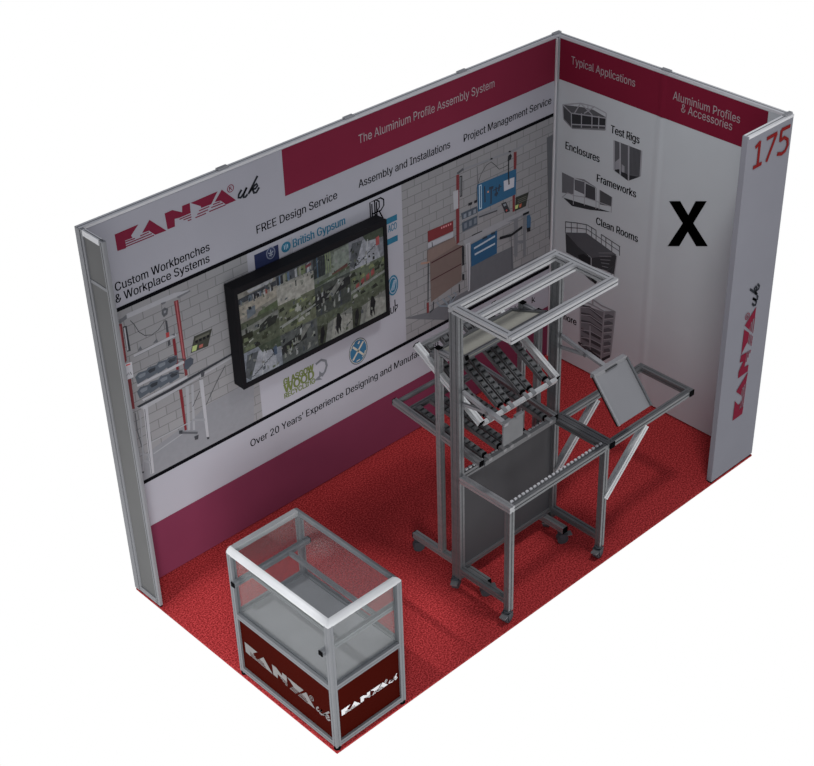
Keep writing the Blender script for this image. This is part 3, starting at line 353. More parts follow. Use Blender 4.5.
obj('foot', MB().box((0.004, Y0+0.004, 0), (0.020, Y0+0.034, 0.012), BLACK).box((0.004, D-T-0.03, 0), (0.020, D-T-0.002, 0.012), BLACK), wl)
# front return: plain panel that carries the stand number
X0 = 3.275
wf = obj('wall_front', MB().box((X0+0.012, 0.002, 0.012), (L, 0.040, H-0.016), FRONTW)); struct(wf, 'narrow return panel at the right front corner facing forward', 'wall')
obj('frame_post', MB().box((X0, 0, 0.012), (X0+0.012, 0.040, H), FRONTW, 0.002), wf)
wall_frame(wf, 'x', X0+0.012, L, 0.0, 0.04, [3.69])
obj('foot', MB().box((X0+0.002, 0.004, 0), (X0+0.032, 0.036, 0.012), BLACK).box((L-0.04, 0.004, 0), (L-0.01, 0.036, 0.012), BLACK), wf)
st = obj('trim_1', MB().box((3.655, D-T-0.014, 0.0), (3.668, D-T-0.004, H-0.016), FRAMEW)); struct(st, 'thin pale vertical strip in the inner corner of the two walls', 'trim')

# ================================================================ back wall banner
bn = thing('printed_banner', 'long printed banner covering the back wall with burgundy header and two workshop photos', 'banner', (1.86, D-T, 0.02))
u0, u1 = 0.04, 3.655
mb = MB(); slab(mb, rect(u0, u1, 0.014, H-0.018), 0.0, 0.0015, WHITE, on_back); obj('backing_sheet', mb, bn)
mb = MB(); flat(mb, rect(1.342, u1, 2.187, H-0.018), 0.002, BURG, on_back); obj('header_band', mb, bn, 'burgundy header band')
mb = MB(); flat(mb, rect(u0, u1, 0.014, 0.430), 0.002, MAGENTA, on_back); obj('skirting_band', mb, bn, 'plum band along the foot')
for (z0, z1, n_) in ((1.930, 1.955, 'upper'), (0.747, 0.773, 'lower')):
    mb = MB(); flat(mb, rect(u0, u1, z0, z1), 0.0022, INKK, on_back); obj('border_line', mb, bn, 'black %s line' % n_)
for items, bx_, lb in ((PHOTO_BENCH, (u0, 1.031, 0.773, 1.930), 'photo of a packing bench with red posts and grey bins'), (PHOTO_STATION, (2.25, u1, 0.773, 1.930), 'photo of a workstation with blue pegboard and cardboard boxes')):
    mb = MB(); flat(mb, rect(bx_[0], bx_[1], bx_[2], bx_[3]), 0.0020, BRICK, on_back); art(mb, items, on_back, bx_, 0.0023, 0.00003)
    triangulated(obj('printed_photo', mb, bn, lb))
def bl(p, e): return on_back((0.2+0.8*p[0], 2.292+0.022*p[0]+0.8*p[1]), e)
logo(bn, bl, 0.0021, BURG, INKS_, 0.8)
INKS = dict(k=INKK, w=INKW, b=INKB, g=INKG)
rb = thing('printed_banner', 'printed sheet on the right wall with burgundy header, captions and frame pictures', 'banner', (L-T, 1.0, 0.02))
for wl_, s, a, b_, z, cap, c in TEXTS:
    copies = 3 if s in ('WOOD', 'GLASGOW', 'British Gypsum') or (wl_ == 'R' and c == 'k') else 2 if c in 'kgb' else 1
    lettering(s, a, b_, z, cap, INKS[c], on_back if wl_ == 'B' else on_right, 0.0024, bn if wl_ == 'B' else rb, 0.018 if s in ('WOOD', 'GLASGOW', 'RECYCLING') else 0.0, copies=copies)
# client logos between the photos
def disc(mb, cx, cz, rx, rz, e, m, on, n=24): flat(mb, [(cx+rx*math.cos(2*math.pi*i/n), cz+rz*math.sin(2*math.pi*i/n)) for i in range(n)], e, m, on)
mb = MB(); flat(mb, rect(1.082, 1.262, 1.70, 1.902), 0.0022, ink('#1c2444'), on_back)
disc(mb, 1.203, 1.868, 0.034, 0.040, 0.0024, ink('#5f6678'), on_back); disc(mb, 1.203, 1.868, 0.027, 0.033, 0.0026, ink('#2a3250'), on_back)
for q in ([(1.203, 1.845), (1.203, 1.89)], [(1.185, 1.875), (1.203, 1.862), (1.221, 1.875)], [(1.19, 1.855), (1.216, 1.855)]):
    for Q in ribbon(q, 0.007): flat(mb, Q, 0.0028, ink('#7d8492'), on_back)
obj('client_emblem', mb, bn, 'navy square with a pale round crest')
mb = MB()
for i in range(3): flat(mb, rect(1.335+i*0.012, 1.340+i*0.012, 1.80, 1.91), 0.0022, ink('#77787f'), on_back)
disc(mb, 1.318, 1.862, 0.036, 0.034, 0.0024, INKB, on_back)
for q in ([(1.305, 1.85), (1.305, 1.878)], [(1.318, 1.845), (1.318, 1.88)], [(1.33, 1.85), (1.33, 1.876)]):
    for Q in ribbon(q, 0.004): flat(mb, Q, 0.0026, ink('#9fb0bd'), on_back)
obj('client_emblem', mb, bn, 'blue oval emblem with grey bars')
for dx in (0, 0.038):
    mb = MB(); k_ = 0.0026 + dx*0.01
    for q in ([(1.985+dx, 1.70), (1.985+dx, 1.905), (2.035+dx, 1.905), (2.06+dx, 1.885), (2.06+dx, 1.845), (2.035+dx, 1.82), (1.995+dx, 1.82)], [(2.02+dx, 1.82), (2.075+dx, 1.70)], [(2.0+dx, 1.70), (2.0+dx, 1.89)]):
        for Q in ribbon(q, 0.010): flat(mb, Q, k_, INKK, on_back)
    obj('client_emblem', mb, bn, 'tall black outlined letter R')
for z_ in (1.70, 1.552):
    mb = MB(); flat(mb, rect(2.10, 2.205, z_, z_+0.042), 0.0022, INKB, on_back); obj('client_emblem', mb, bn, 'short blue bar')
mb = MB(); disc(mb, 2.150, 1.246, 0.045, 0.075, 0.0022, INKB, on_back); disc(mb, 2.150, 1.246, 0.036, 0.062, 0.0023, ink('#7d8795'), on_back); disc(mb, 2.150, 1.246, 0.030, 0.054, 0.0024, INKB, on_back)
for i in range(3):
    for Q in ribbon([(2.13+0.012*i, 1.21), (2.16+0.008*i, 1.28)], 0.005): flat(mb, Q, 0.0026, ink('#8d97a5'), on_back)
obj('client_emblem', mb, bn, 'blue round emblem beside the monitor')
mb = MB(); disc(mb, 1.829, 0.89, 0.080, 0.098, 0.0022, ink('#3d4a55'), on_back); disc(mb, 1.829, 0.89, 0.074, 0.091, 0.0023, ink('#9a9588'), on_back); disc(mb, 1.829, 0.89, 0.070, 0.086, 0.0024, ink('#1f5574'), on_back)
for q, w in (([(1.78, 0.84), (1.875, 0.945)], 0.014), ([(1.785, 0.94), (1.875, 0.84)], 0.014), ([(1.765, 0.92), (1.775, 0.95), (1.80, 0.965)], 0.008), ([(1.86, 0.83), (1.88, 0.845), (1.89, 0.87)], 0.008), ([(1.81, 0.82), (1.84, 0.822)], 0.008), ([(1.83, 0.945), (1.845, 0.96)], 0.012)):
    for Q in ribbon(q, w): flat(mb, Q, 0.0026, ink('#9a9588'), on_back)
obj('client_emblem', mb, bn, 'blue disc with crossed pale figures')
mb = MB()
for Q in ribbon([(1.475, 0.955), (1.52, 0.968), (1.556, 0.945), (1.562, 0.905), (1.545, 0.868), (1.515, 0.845)], 0.018): flat(mb, Q, 0.0023, ink('#5a5d63'), on_back)
flat(mb, [(1.45, 0.842), (1.52, 0.82), (1.50, 0.842), (1.545, 0.862), (1.515, 0.872), (1.50, 0.895), (1.495, 0.86)], 0.0024, ink('#5a5d63'), on_back)
obj('client_emblem', mb, bn, 'grey hooked arrow')

# ================================================================ right wall banner
mb = MB(); slab(mb, rect(0.045, D-T-0.018, 0.014, H-0.018), 0.0, 0.0015, WHITE_R, on_right); obj('backing_sheet', mb, rb)
def wrap_strip(y0, y1, z0, z1):
    """the sheet bulges gently over the panel joint"""
    mb = MB(); n = 8
    pts = [(y0+(y1-y0)*i/n, 0.0018+0.004*math.sin(math.pi*i/n)**2) for i in range(n+1)]
    vs = [on_right((y, z), e) for z in (z0, z1) for y, e in pts]
    mb.add(vs, [(i, i+1, n+2+i, n+1+i) for i in range(n)], WHITE_R if z0 < 1 else BURG_R); return mb
obj('joint_ridge', wrap_strip(0.895, 0.985, 0.014, 2.195), rb, smooth=True)
obj('joint_ridge', wrap_strip(0.905, 0.975, 2.197, H-0.018), rb, smooth=True)
mb = MB(); flat(mb, rect(0.150, D-T-0.018, 2.196, H-0.018), 0.002, BURG_R, on_right); obj('header_band', mb, rb, 'burgundy header band')
for items, lb in zip(PICTURES, ('picture of a long glazed enclosure', 'picture of a tall cubicle frame', 'picture of a row of machine guards', 'picture of a platform with handrails and stairs', 'picture of a wheeled shelving rack')):
    mb = MB(); art(mb, items, on_right, (0.05, D-T-0.02, 0.02, 2.4), 0.0022, 0.00006); triangulated(obj('printed_picture', mb, rb, lb))
mb = MB(); slab(mb, XMARK, 0.0023, 0.0040, XB, on_right); xo = triangulated(obj('overlay_mark', mb))  # overlay X, built here as a flat mark on the wall
xo['label'] = 'large bold black X overlay mark laid onto the right wall panel'; xo['category'] = 'letter'

# ================================================================ number and logo on the front return
sg = thing('stand_number', 'red stand number 175 at the top of the right front panel', 'number', (3.5, -0.001, 2.25))
for a, b_, nm in ((0, 3, '1'), (3, 5, '7'), (5, 8, '5')):
    mb = MB()
    for i, P in enumerate(N175[a:b_]):
        for Q in ribbon(P, 0.022): slab(mb, Q, 0.0+0.0003*i, 0.0016+0.0003*i, REDN, on_front)
    obj('digit', mb, sg)
sl = thing('vinyl_logo', 'burgundy company logo running up the right front panel', 'logo', (3.5, -0.001, 0.43))
logo(sl, lambda p, e: on_front((3.540-0.82*p[1], 0.430+0.82*p[0]), e), 0.001, BURG_R, INKS_, 0.82)

# ================================================================ monitor
tv = thing('wall_monitor', 'large black framed monitor on the back wall showing a grid of camera views', 'monitor', (1.43, D-T, 1.1))
yf = D-T-0.10; TX0, TX1, TZ0, TZ1 = 0.842, 2.026, 1.122, 1.812; SX0, SX1, SZ0, SZ1 = 0.868, 1.999, 1.155, 1.772
obj('casing', MB().box((TX0, yf+0.006, TZ0), (TX1, D-T-0.012, TZ1), TVB, 0.004), tv)
mb = MB()
for a, b_ in (((TX0, TZ0), (TX1, SZ0)), ((TX0, SZ1), (TX1, TZ1)), ((TX0, SZ0), (SX0, SZ1)), ((SX1, SZ0), (TX1, SZ1))): mb.box((a[0], yf-0.004, a[1]), (b_[0], yf+0.008, b_[1]), TVB)
obj('bezel', mb, tv)
obj('wall_bracket', MB().box((1.2, D-T-0.014, 1.3), (1.66, D-T-0.0032, 1.6), ALU_D), tv)
rnd = random.Random(7); mb = MB()
def on_tv(uv, e): return (uv[0], yf+0.004-e, uv[1])
SC = {}
def tvc(h):
    if h not in SC: SC[h] = mat('screen_tone_'+h.lstrip('#'), [min(0.9, x/0.92) for x in faded(s2l(h), 0.3)], 0.5, 0, 0.12, 0.25, 38)
    return SC[h]
flat(mb, rect(SX0, SX1, SZ0, SZ1), 0.0, tvc('#4a4e48'), on_tv)
cw, ch = (SX1-SX0)/4, (SZ1-SZ0)/3
cells = {(0, 2): ('#77756c', 'market'), (1, 2): ('#7f8078', 'plaza'), (2, 2): ('#5c665c', 'park'), (3, 2): ('#6f737b', 'road'),
         (0, 1): ('#4b5340', 'car'), (1, 1): ('#5a614a', 'garden'), (2, 1): ('#3e4440', 'yard'), (3, 1): ('#55604a', 'garden'),
         (0, 0): ('#747c88', 'road'), (1, 0): ('#4b5150', 'yard'), (2, 0): ('#6c706a', 'people'), (3, 0): ('#6f726c', 'people')}
lay = 0.0002
for (cx, cz), (base, kind) in sorted(cells.items()):
    x0, z0 = SX0+cx*cw, SZ0+cz*ch; box_ = (x0, x0+cw, z0, z0+ch)
    def pg(c, P, w=0):
        global lay
        P = [(x0+a*cw, z0+b_*ch) for a, b_ in P]
        for Q in (ribbon(P, w) if w else [P]): flat(mb, clip(Q, *box_), lay, tvc(c), on_tv)
        lay += 0.000004
    pg(base, [(0, 0), (1, 0), (1, 1), (0, 1)])
    if kind == 'market':
        pg('#8b8678', [(0, .15), (1, .35), (1, .62), (0, .55)]); pg('#3b4047', [(0, .62), (1, .70), (1, .86), (0, .80)]); pg('#8d9196', [(.3, .86), (.9, .86), (.95, .98), (.25, .95)])
        for i in range(16): a = rnd.random()*.9; pg(rnd.choice(['#2b2d30', '#7b3530', '#8f9296', '#53606c']), [(a, .58), (a+.05, .58), (a+.05, .58+rnd.uniform(.1, .22)), (a, .76)])
        pg('#56616b', [(.2, .05), (.42, .12), (.42, .40), (.2, .36)]); pg('#4c5a3c', [(.45, .0), (1, .0), (1, .22), (.5, .12)])
    elif kind == 'plaza':
        pg('#8f8f86', [(0, 0), (1, 0), (1, .5), (0, .6)]); pg('#4a5158', [(0, .70), (1, .62), (1, 1), (0, 1)])
        for i in range(18): a = rnd.random()*.95; pg(rnd.choice(['#2c3036', '#4c6580', '#777b70', '#8f9499', '#5d6a45']), [(a, rnd.uniform(.6, .75)), (a+.06, .66), (a+.06, .95), (a, .92)])
        pg('#2d3035', [(.5, .38), (.53, .38), (.53, .58), (.5, .56)]); pg('#71313a', [(.8, .78), (.95, .82), (.95, .92), (.8, .88)])
    elif kind == 'park':
        pg('#707c72', [(.35, 0), (1, .2), (1, .95), (.6, .9)]); pg('#333a38', [(0, .3), (.3, .3), (.4, .9), (.1, 1), (0, 1)])
        for i in range(8): a = .04+i*.06; pg(rnd.choice(['#2b3138', '#38536b', '#6b7a52']), [(a, .3), (a+.03, .3), (a+.03, 1), (a, 1)])
        pg('#5d3733', [(.5, .12), (.95, .22), (.95, .34), (.5, .22)]); pg('#45523c', [(0, 0), (1, .14), (1, .22), (0, .12)])
    elif kind == 'road':
        pg('#8a8f98', [(.1, 0), (.9, 0), (.75, .85), (.35, .85)]); pg('#3f4a3a', [(.5, .75), (1, .65), (1, 1), (.4, 1)]); pg('#4d5358', [(0, .2), (.14, 0), (.4, .85), (.1, .9)])
        for i in range(9): a = .18+.07*i; pg('#3a3f45', [(a, .1+.05*i), (a+.08, .1+.05*i+.02)], .006)
        pg('#a9adb2', [(.45, .0), (.55, .8)], .005); pg('#a03b3b' if cx == 3 else '#3c4e66', [(.78, .45), (.88, .45), (.88, .75), (.78, .72)])
    elif kind == 'car':
        pg('#6e726c', [(0, .78), (1, .90), (1, .62), (0, .55)]); pg('#2c302c', [(.45, .42), (.9, .5), (.98, .72), (.75, .82), (.5, .66)])
        pg('#26291f', [(.0, .35), (.3, .42), (.3, .62), (0, .6)]); pg('#8f9389', [(.05, .2), (.3, .32), (.3, .37), (.05, .26)])
        for i in range(9): a = rnd.random()*.9; z_ = rnd.random()*.4; pg(rnd.choice(['#343a2a', '#5f6a4a', '#272a26']), [(a, z_), (a+.14, z_), (a+.12, z_+.12), (a+.02, z_+.14)])
    elif kind == 'garden':
        for i in range(26): a = rnd.random()*.95; z_ = rnd.random()*.95; pg(rnd.choice(['#6d7848', '#3a4330', '#7f8a5c', '#4c5240', '#8b8f86', '#2c3128']), [(a, z_), (a+rnd.uniform(.05, .2), z_+.02), (a+.12, z_+rnd.uniform(.08, .2)), (a+.01, z_+.1)])
        if cx == 3:
            for i in range(4): a = .15+.15*i; pg('#8c3a38', [(a, .25+.08*i), (a+.1, .3+.08*i), (a+.1, .5+.08*i), (a, .45+.08*i)])
        pg('#7c817c', [(0, .2), (1, .42), (1, .5), (0, .3)])
    elif kind == 'yard':
        pg('#26292b', [(0, .35), (1, .6), (1, .9), (0, .7)] if cx == 2 else [(0, .3), (.7, .5), (.7, .8), (0, .6)]); pg('#6b6f6a', [(.3, .5), (.7, .95), (.85, .9), (.5, .45)])
        for i in range(18): a = rnd.random()*.95; z_ = rnd.random()*.8; pg(rnd.choice(['#2b2f2c', '#767b74', '#4c543c', '#8b9090', '#3a4148']), [(a, z_), (a+.05, z_+.02), (a+.06, z_+rnd.uniform(.1, .3)), (a+.01, z_+.2)])
    else:
        pg('#85877f', [(.35, 0), (1, 0), (1, .55), (.5, .75)]); pg('#4c5442', [(0, .55), (1, .8), (1, 1), (0, 1)]); pg('#3a3f33', [(0, 0), (.2, 0), (.3, .6), (0, .7)])
        pg('#1e2022', [(.52, .25), (.58, .05), (.60, .3), (.66, .05), (.66, .35), (.70, .55), (.64, .78), (.58, .8), (.54, .6)])
        pg('#1e2022', [(.12, .0), (.2, .35), (.18, .62), (.1, .55), (.05, .1)]); pg('#6d706a', [(.3, .15), (.36, .4), (.4, .35), (.36, .1)])
for i in range(260):
    x, z = rnd.uniform(SX0+.01, SX1-.03), rnd.uniform(SZ0+.01, SZ1-.04); a, c = rnd.uniform(.004, .022), rnd.uniform(.005, .026); sk = rnd.uniform(-.006, .008)
    flat(mb, [(x, z), (x+a, z+sk), (x+a+sk, z+sk+c), (x+sk, z+c)], lay+0.000003*i, tvc(rnd.choice(['#2c302e', '#3c4238', '#62685e', '#777b78', '#4a5158', '#23262a', '#757b70', '#565f4a'])), on_tv)
triangulated(obj('screen', mb, tv, 'screen split into street camera views'))

# ================================================================ display case
dc = thing('display_case', 'small glazed display case on a dark red logo base at the front left corner', 'display case', (0.26, 0.42, 0))
A0, A1, E0, E1, HC = 0.006, 0.515, 0.006, 0.842, 0.925; w = 0.033; ZS = 0.470
sq = [(-w/2, -w/2), (w/2, -w/2), (w/2, w/2), (-w/2, w/2)]
for x in (A0+w/2, A1-w/2):
    for y in (E0+w/2, E1-w/2):
        p = profile('post', (x, y, 0.020), (x, y, HC-0.03), w, w, ALU_C, dc, g=0.005, dp=0.0015)
        obj('foot', MB().cyl((x, y, 0), (x, y, 0.022), 0.019, BLACK), dc, 'black levelling foot')
def cbar(name, p0, p1, m=ALU_C): return profile(name, p0, p1, w, w, m, dc, g=0.005, dp=0.0015)
for z, nm in ((0.040, 'bottom_rail'), (ZS-w/2, 'shelf_rail')):
    for y in (E0+w/2, E1-w/2): cbar(nm, (A0+w, y, z), (A1-w, y, z))
    for x in (A0+w/2, A1-w/2): cbar(nm, (x, E0+w, z), (x, E1-w, z))
# rounded top rails, open quarter section facing outwards
def qsec(flip):
    P = [(-w/2, -w/2), (w/2, -w/2)] + [(w/2-w*(1-math.cos(a)), -w/2+w*math.sin(a)) for a in [i*math.pi/16 for i in range(1, 9)]]
    return P if not flip else [(-a, b) for a, b in P][::-1]
zt = HC-w/2
def toprail(p0, p1, m0, m1, m):
    """quarter-round rail along the centre line p0-p1, mitred where m0 / m1 are 1"""
    p0, p1 = Vector(p0), Vector(p1); dr = (p1-p0).normalized(); sd = dr.cross(Vector((0, 0, 1))); S = qsec(False); n = len(S)
    vs = [p0+sd*a+Vector((0, 0, b_))-dr*a*m0 for a, b_ in S]+[p1+sd*a+Vector((0, 0, b_))+dr*a*m1 for a, b_ in S]
    obj('top_rail', MB().add(vs, [(i, (i+1) % n, n+(i+1) % n, n+i) for i in range(n)]+[tuple(range(n))[::-1], tuple(range(n, 2*n))], m), dc)
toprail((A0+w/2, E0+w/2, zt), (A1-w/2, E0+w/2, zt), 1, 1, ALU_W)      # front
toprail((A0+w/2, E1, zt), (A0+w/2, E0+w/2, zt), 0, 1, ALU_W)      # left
toprail((A1-w/2, E0+w/2, zt), (A1-w/2, E1, zt), 1, 0, ALU_C)  # right rail keeps the plain tone, front and left are coloured as lit
profile('top_rail', (A0+w, E1-w/2, zt), (A1-w, E1-w/2, zt), w, w, ALU, dc, g=0.005, dp=0.0015)
obj('shelf_board', MB().box((A0+w-0.004, E0+w-0.004, ZS-0.030), (A1-w+0.004, E1-w+0.004, ZS-0.012), SHELFM), dc)
for nm, a, b_ in (('base_panel', (A0+0.012, E0+w, 0.06), (A0+0.020, E1-w, ZS-w)), ('base_panel', (A1-0.020, E0+w, 0.06), (A1-0.012, E1-w, ZS-w)),
                  ('base_panel', (A0+w, E0+0.012, 0.06), (A1-w, E0+0.020, ZS-w)), ('base_panel', (A0+w, E1-0.020, 0.06), (A1-w, E1-0.012, ZS-w))):
    pn = obj(nm, MB().box(a, b_, CASER), dc, 'dark red base panel')
    if a[0] < A0+0.02 and b_[0] < A0+0.03: logo(pn, lambda p, e: (A0+0.012-e, 0.782-0.600*p[0], 0.200+0.600*p[1]), 0.001, LETTER, LETTER, 0.615)
    if a[1] < E0+0.02 and b_[1] < E0+0.03: logo(pn, lambda p, e: (0.064+0.335*p[0], E0+0.012-e, 0.222+0.335*p[1]), 0.001, LIT_LETTER, LIT_LETTER, 0.335)
for a, b_ in (((A0+0.017, E0+w, ZS), (A0+0.022, E1-w, HC-w)), ((A1-0.022, E0+w, ZS), (A1-0.017, E1-w, HC-w)), ((A0+w, E0+0.017, ZS), (A1-w, E0+0.022, HC-w)),
              ((A0+w, E1-0.022, ZS), (A1-w, E1-0.017, HC-w)), ((A0+w, E0+w, HC-0.014), (A1-w, E1-w, HC-0.009))):
    obj('glass_pane', MB().box(a, b_, GLASS), dc)
for y in (0.058, 0.795): profile('cross_bar', (-0.010 if y < .1 else -0.004, y, 0.702), (0.530, y, 0.702), 0.03, 0.03, ALU_C, dc, g=0.006, dp=0.003, caps='01')
for x in (0.122, 0.380): profile('tie_bar', (x, 0.077, 0.702), (x, 0.780, 0.702), 0.022, 0.022, ALU_C, dc, g=0.005, dp=0.002)

# ================================================================ castors
def castor(x, y, parent, top, ang=0.0, label=None):
    ca, sa = math.cos(ang), math.sin(ang)
    def q(a, b, c): return (x+a*ca-b*sa, y+a*sa+b*ca, c)
    mb = MB(); mb.cyl((x, y, top-0.006), (x, y, top), 0.026, RUBBER, 14).cyl((x, y, top-0.03), (x, y, top-0.006), 0.013, RUBBER, 12)
    for s_ in (-1, 1):
        P = [(-0.028, top-0.012), (0.026, top-0.012), (0.016, 0.026), (-0.016, 0.022)]
        mb.add([q(a, s_*e, c) for e in (0.021, 0.026) for a, c in P], [(0, 1, 2, 3), (4, 5, 6, 7), (0, 1, 5, 4), (1, 2, 6, 5), (2, 3, 7, 6), (3, 0, 4, 7)], RUBBER)
    o = obj('castor', mb, parent, label)
    obj('wheel', MB().cyl(q(0, -0.019, 0.036), q(0, 0.019, 0.036), 0.036, RUBBER, 22).cyl(q(0, -0.0205, 0.036), q(0, 0.0205, 0.036), 0.013, ALU_D, 12), o)
    P = [(-0.060, -0.020), (-0.01, -0.022), (-0.01, 0.022), (-0.060, 0.020)]
    obj('brake_pedal', MB().add([q(a, b, c) for c in (top-0.030, top-0.022) for a, b in P], [(0, 1, 2, 3), (4, 5, 6, 7), (0, 1, 5, 4), (1, 2, 6, 5), (2, 3, 7, 6), (3, 0, 4, 7)], PLATE_D), o)

# ================================================================ tall workbench frame
wk = thing('workbench_frame', 'tall grey aluminium bench frame on castors with a flat open roof frame and side extension', 'workbench', (1.8, 0.25, 0))
XL, XR = 1.39, 2.205; YF, YP = 0.055, 0.470
for x in (XL, XR):
    profile('post', (x, YP, 0.088), (x, YP, 1.958), 0.04, 0.07, ALU_D, wk, 1, 2, up=(0, 1, 0))
    profile('leg', (x, YF, 0.088), (x, YF, 0.830), 0.04, 0.04, ALU_D, wk)
    profile('foot_rail', (x, YF+0.02, 0.155), (x, YP-0.035, 0.155), 0.04, 0.04, ALU_D, wk)
    profile('table_rail', (x, YF-0.02, 0.850), (x, YP-0.035, 0.850), 0.04, 0.04, ALU if x == XL else ALU_D, wk)  # left rail takes the lit tone, right rail the shaded one
    castor(x-0.01, YP+0.012, wk, 0.088, 0.5); castor(x-0.008, YF, wk, 0.088, 0.2)
profile('table_rail', (XL+0.02, YF, 0.850), (XR-0.02, YF, 0.850), 0.04, 0.04, ALU_D, wk)
profile('table_rail', (XL+0.02, YP-0.01, 0.850), (XR-0.02, YP-0.01, 0.850), 0.03, 0.04, ALU_D, wk)
def teeth(y):
    mb = MB(); n = 25
    for i in range(n):
        x = XL+0.028 + i*(XR-XL-0.056)/(n-1); mb.box((x-0.0095, y-0.007, 0.8705), (x+0.0095, y+0.007, 0.884), TEETH, 0.003)
    return obj('slotted_strip', mb, wk, 'pale toothed strip on the rail')
teeth(YF+0.012); teeth(YP-0.012)
# roof frame, double-slot flat profile
zr = 1.979
xa, xb, ya, yb = 1.370, 2.222, 0.040, 0.510
for y in (ya+0.0225, yb-0.0225): profile('roof_rail', (xa, y, zr), (xb, y, zr), 0.045, 0.042, ALU, wk, dp=0.009)
for x in (xa+0.0225, xb-0.0225): profile('roof_rail', (x, ya+0.045, zr), (x, yb-0.045, zr), 0.045, 0.042, ALU, wk, dp=0.009)
profile('roof_rail', (xa+0.045, 0.330, zr), (xb-0.045, 0.330, zr), 0.045, 0.042, ALU, wk, dp=0.009)
obj('back_panel', MB().box((XL+0.02, YP-0.012, 0.165), (XR-0.02, YP-0.004, 0.830), SHEET), wk, 'dark grey sheet panel')
profile('panel_rail', (XL+0.02, YP-0.008, 0.155), (XR-0.02, YP-0.008, 0.155), 0.03, 0.03, ALU_D, wk)
# side extension
sx0, sx1 = 2.226, 3.022
for y in (0.050, 0.438):
    profile('extension_rail', (sx0, y, 0.850), (sx1, y, 0.850), 0.036, 0.040, ALU_D, wk)
for x in (sx0+0.02, sx1-0.02):
    profile('extension_rail', (x, 0.031, 0.8505), (x, 0.457, 0.8505), 0.04, 0.0395, ALU_D, wk, caps='0')
for y in (0.05, 0.438): profile('brace', (2.213, y, 0.462), (2.572, y, 0.822), 0.04, 0.045, ALU_W if y < 0.1 else ALU, wk, up=(-1, 0, 1))  # front brace coloured bright for the light it catches
# articulated arms with holder plates
def flatbar(mb, p0, p1, w_, h_, m): mb.sweep(p0, p1, [(-w_/2, -h_/2), (w_/2, -h_/2), (w_/2, h_/2), (-w_/2, h_/2)], m)
for x in (1.405, 2.218):
    mb = MB(); flatbar(mb, (x, 0.434, 1.452), (x, 0.235, 1.412), 0.020, 0.022, PLATE); flatbar(mb, (x, 0.434, 1.372), (x, 0.240, 1.405), 0.016, 0.018, PLATE)
    flatbar(mb, (x+0.004, 0.260, 1.418), (x+0.004, 0.105, 1.392), 0.030, 0.018, PLATE); mb.cyl((x-0.016, 0.242, 1.408), (x+0.022, 0.242, 1.408), 0.012, ALU_D)
    obj('arm', mb, wk)
mb = MB(); mb.box((1.392, 0.112, 1.246), (1.552, 0.124, 1.398), PLATE_D, 0.004); mb.box((1.395, 0.108, 1.392), (1.455, 0.130, 1.406), PLATE_D).box((1.49, 0.108, 1.392), (1.552, 0.130, 1.406), PLATE_D)
obj('holder_plate', mb, wk, 'small upright grey holder plate')
mb = MB(); top = Vector((0, 0.080, 1.385)); bot = Vector((0, -0.122, 1.142)); nrm = (top-bot).cross(Vector((1, 0, 0))).normalized()
if nrm.y > 0: nrm = -nrm
for x0_, x1_, t0_, t1_, m_ in ((2.094, 2.392, 0.0, -0.012, PLATE), (2.094, 2.106, 0.012, -0.012, ALU), (2.380, 2.392, 0.012, -0.012, ALU_D)):  # left edge in the lit tone, right edge in the shaded one
    vs = [Vector((x, p.y, p.z)) + nrm*t for t in (t0_, t1_) for p in (bot, top) for x in (x0_, x1_)]
    mb.add(vs, [(0, 1, 3, 2), (4, 5, 7, 6), (0, 1, 5, 4), (1, 3, 7, 5), (3, 2, 6, 7), (2, 0, 4, 6)], m_)
flatbar(mb, (2.095, 0.086, 1.390), (2.378, 0.086, 1.390), 0.03, 0.03, PLATE)
flatbar(mb, (2.19, 0.070, 1.388), (2.29, 0.070, 1.388), 0.012, 0.006, GROOVE)
obj('holder_plate', mb, wk, 'tilted grey holder plate with raised lip')

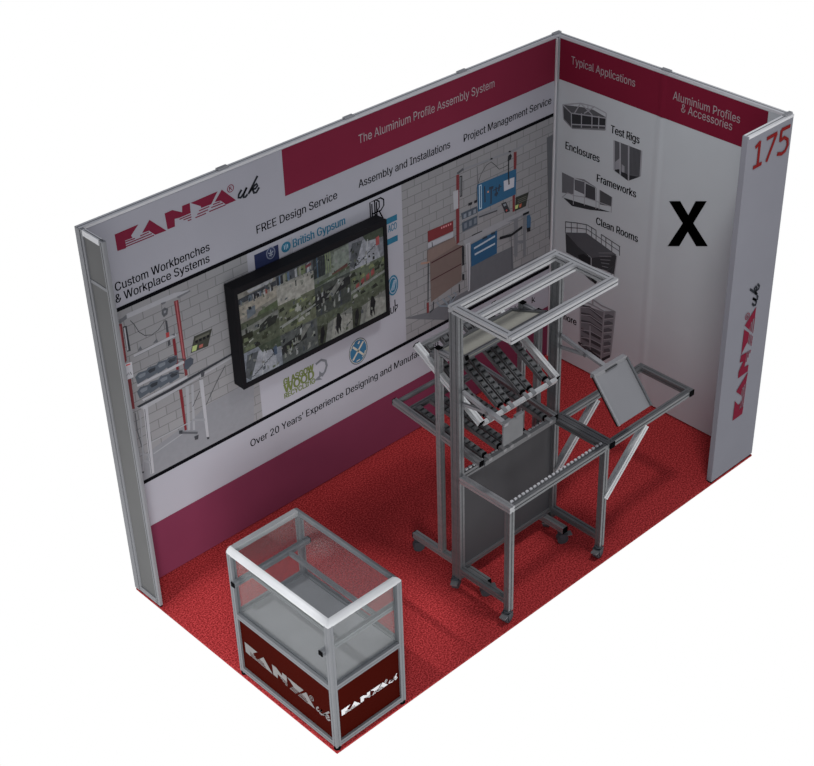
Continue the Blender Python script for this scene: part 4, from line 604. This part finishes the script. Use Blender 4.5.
# ================================================================ flow rack behind the bench
fr = thing('flow_rack', 'grey roller track flow rack with two sloping shelves behind the tall bench posts', 'rack', (1.795, 0.6, 0))
RX = (1.458, 2.143)
for x in RX:
    profile('foot_rail', (x, 0.285, 0.110), (x, 0.925, 0.110), 0.04, 0.04, ALU_R, fr, caps='01')
    castor(x, 0.895, fr, 0.090, 2.6); castor(x, 0.305, fr, 0.090, 2.6)
    for y in (0.680, 0.550): profile('upright', (x, y, 0.130), (x, y, 1.606), 0.036, 0.036, ALU_R, fr, caps='1')
    profile('top_link', (x, 0.568, 1.588), (x, 0.662, 1.588), 0.03, 0.03, ALU_R, fr)
profile('base_rail', (RX[0]+0.02, 0.615, 0.110), (RX[1]-0.02, 0.615, 0.110), 0.04, 0.04, ALU_D, fr)
def shelf(rear, front, tracks, pitch, nroll, fm, rod=False):
    (yr, zr_), (yf_, zf) = rear, front
    x0, x1 = 1.462, 2.093; a = Vector((0, yr, zr_)); b = Vector((0, yf_, zf)); dr = (b-a).normalized(); up = Vector((1, 0, 0)).cross(dr)
    if up.z < 0: up = -up
    sh = obj('shelf_frame', MB().sweep((x0+0.016, yf_, zf), (x1-0.016, yf_, zf), [(-0.006, -0.018), (0.018, -0.018), (0.018, 0.018), (-0.006, 0.018)], fm, up=up), fr)
    for x in (x0, x1): profile('side_rail', (x, yr, zr_), (x, yf_-dr.y*0.0, zf), 0.032, 0.040, fm if not rod else ALU_R, sh, up=up, caps='01')
    if rod: obj('rear_rod', MB().cyl((x0+0.016, yr-0.02, zr_), (x1-0.016, yr-0.02, zr_), 0.016, ALU_D), sh)
    else: profile('rear_rail', (x0+0.016, yr-0.02, zr_-0.01), (x1-0.016, yr-0.02, zr_-0.01), 0.03, 0.03, ALU_R, sh)
    if rod: profile('rear_rail', (x0+0.016, yr-0.12, zr_-0.012), (x1-0.016, yr-0.12, zr_-0.012), 0.03, 0.03, ALU_D, sh)
    Lr = (b-a).length; s0 = 0.13 if rod else 0.03
    for f in tracks:
        x = x0+(x1-x0)*f; p0 = Vector((x, a.y, a.z))+dr*s0+up*0.006; p1 = Vector((x, b.y, b.z))-dr*0.035+up*0.006
        tk = obj('roller_track', MB().sweep(p0, p1, [(-0.022, -0.014), (0.022, -0.014), (0.022, 0.012), (0.018, 0.012), (0.018, -0.010), (-0.018, -0.010), (-0.018, 0.012), (-0.022, 0.012)], ALU_T, up), fr)
        n = nroll; dl = (p1-p0)
        for i in range(n):
            c = p0 + dl*((i+0.5)/n) + up*0.004; c1 = Vector((0.016, 0, 0))
            obj('roller', MB().cyl(c-c1, c+c1, 0.0175, ROLLER, 12), tk)
        obj('end_stop', MB().sweep(p1-dr*0.003, p1+dr*0.012, [(-0.012, -0.012), (0.012, -0.012), (0.012, 0.022), (-0.012, 0.022)], BLACK, up), tk, 'black end stop')
        obj('track_clip', MB().sweep(p1+dr*0.012, p1+dr*0.055, [(-0.013, -0.004), (0.013, -0.004), (0.013, 0.016), (-0.013, 0.016)], ALU_R, up), tk)
shelf((0.868, 1.540), (0.352, 1.250), (0.09, 0.28, 0.37, 0.57, 0.66, 0.87), 0.05, 12, ALU_W)  # upper frame coloured as lit aluminium
shelf((1.075, 1.045), (0.350, 0.968), (0.09, 0.28, 0.37, 0.60, 0.90), 0.05, 13, ALU_D, True)
# sloping tray on the uprights
ty = ((0.752, 1.528), (0.470, 1.632)); a = Vector((0, *ty[0])); b = Vector((0, *ty[1])); dr = (b-a).normalized(); up = Vector((1, 0, 0)).cross(dr); up = up if up.z > 0 else -up
tx0, tx1 = 1.470, 2.124
mb = MB(); vs = [Vector((x, p.y, p.z))+up*t for t in (-0.006, 0.002) for p in (a, b) for x in (tx0+0.01, tx1-0.01)]
mb.add(vs, [(0, 1, 3, 2), (4, 5, 7, 6), (0, 1, 5, 4), (1, 3, 7, 5), (3, 2, 6, 7), (2, 0, 4, 6)], CREAM)
tr = obj('tray', mb, fr, 'cream board tray in an aluminium rim')
for x in (tx0, tx1): profile('tray_rim', (x, a.y, a.z), (x, b.y, b.z), 0.024, 0.026, ALU_D, tr, up=up, caps='01', g=0.006, dp=0.003)
for p in (a+dr*0.012, b-dr*0.012): profile('tray_rim', (tx0+0.012, p.y, p.z), (tx1-0.012, p.y, p.z), 0.024, 0.026, ALU_D, tr, up=up, g=0.006, dp=0.003)
bpy.context.view_layer.update()
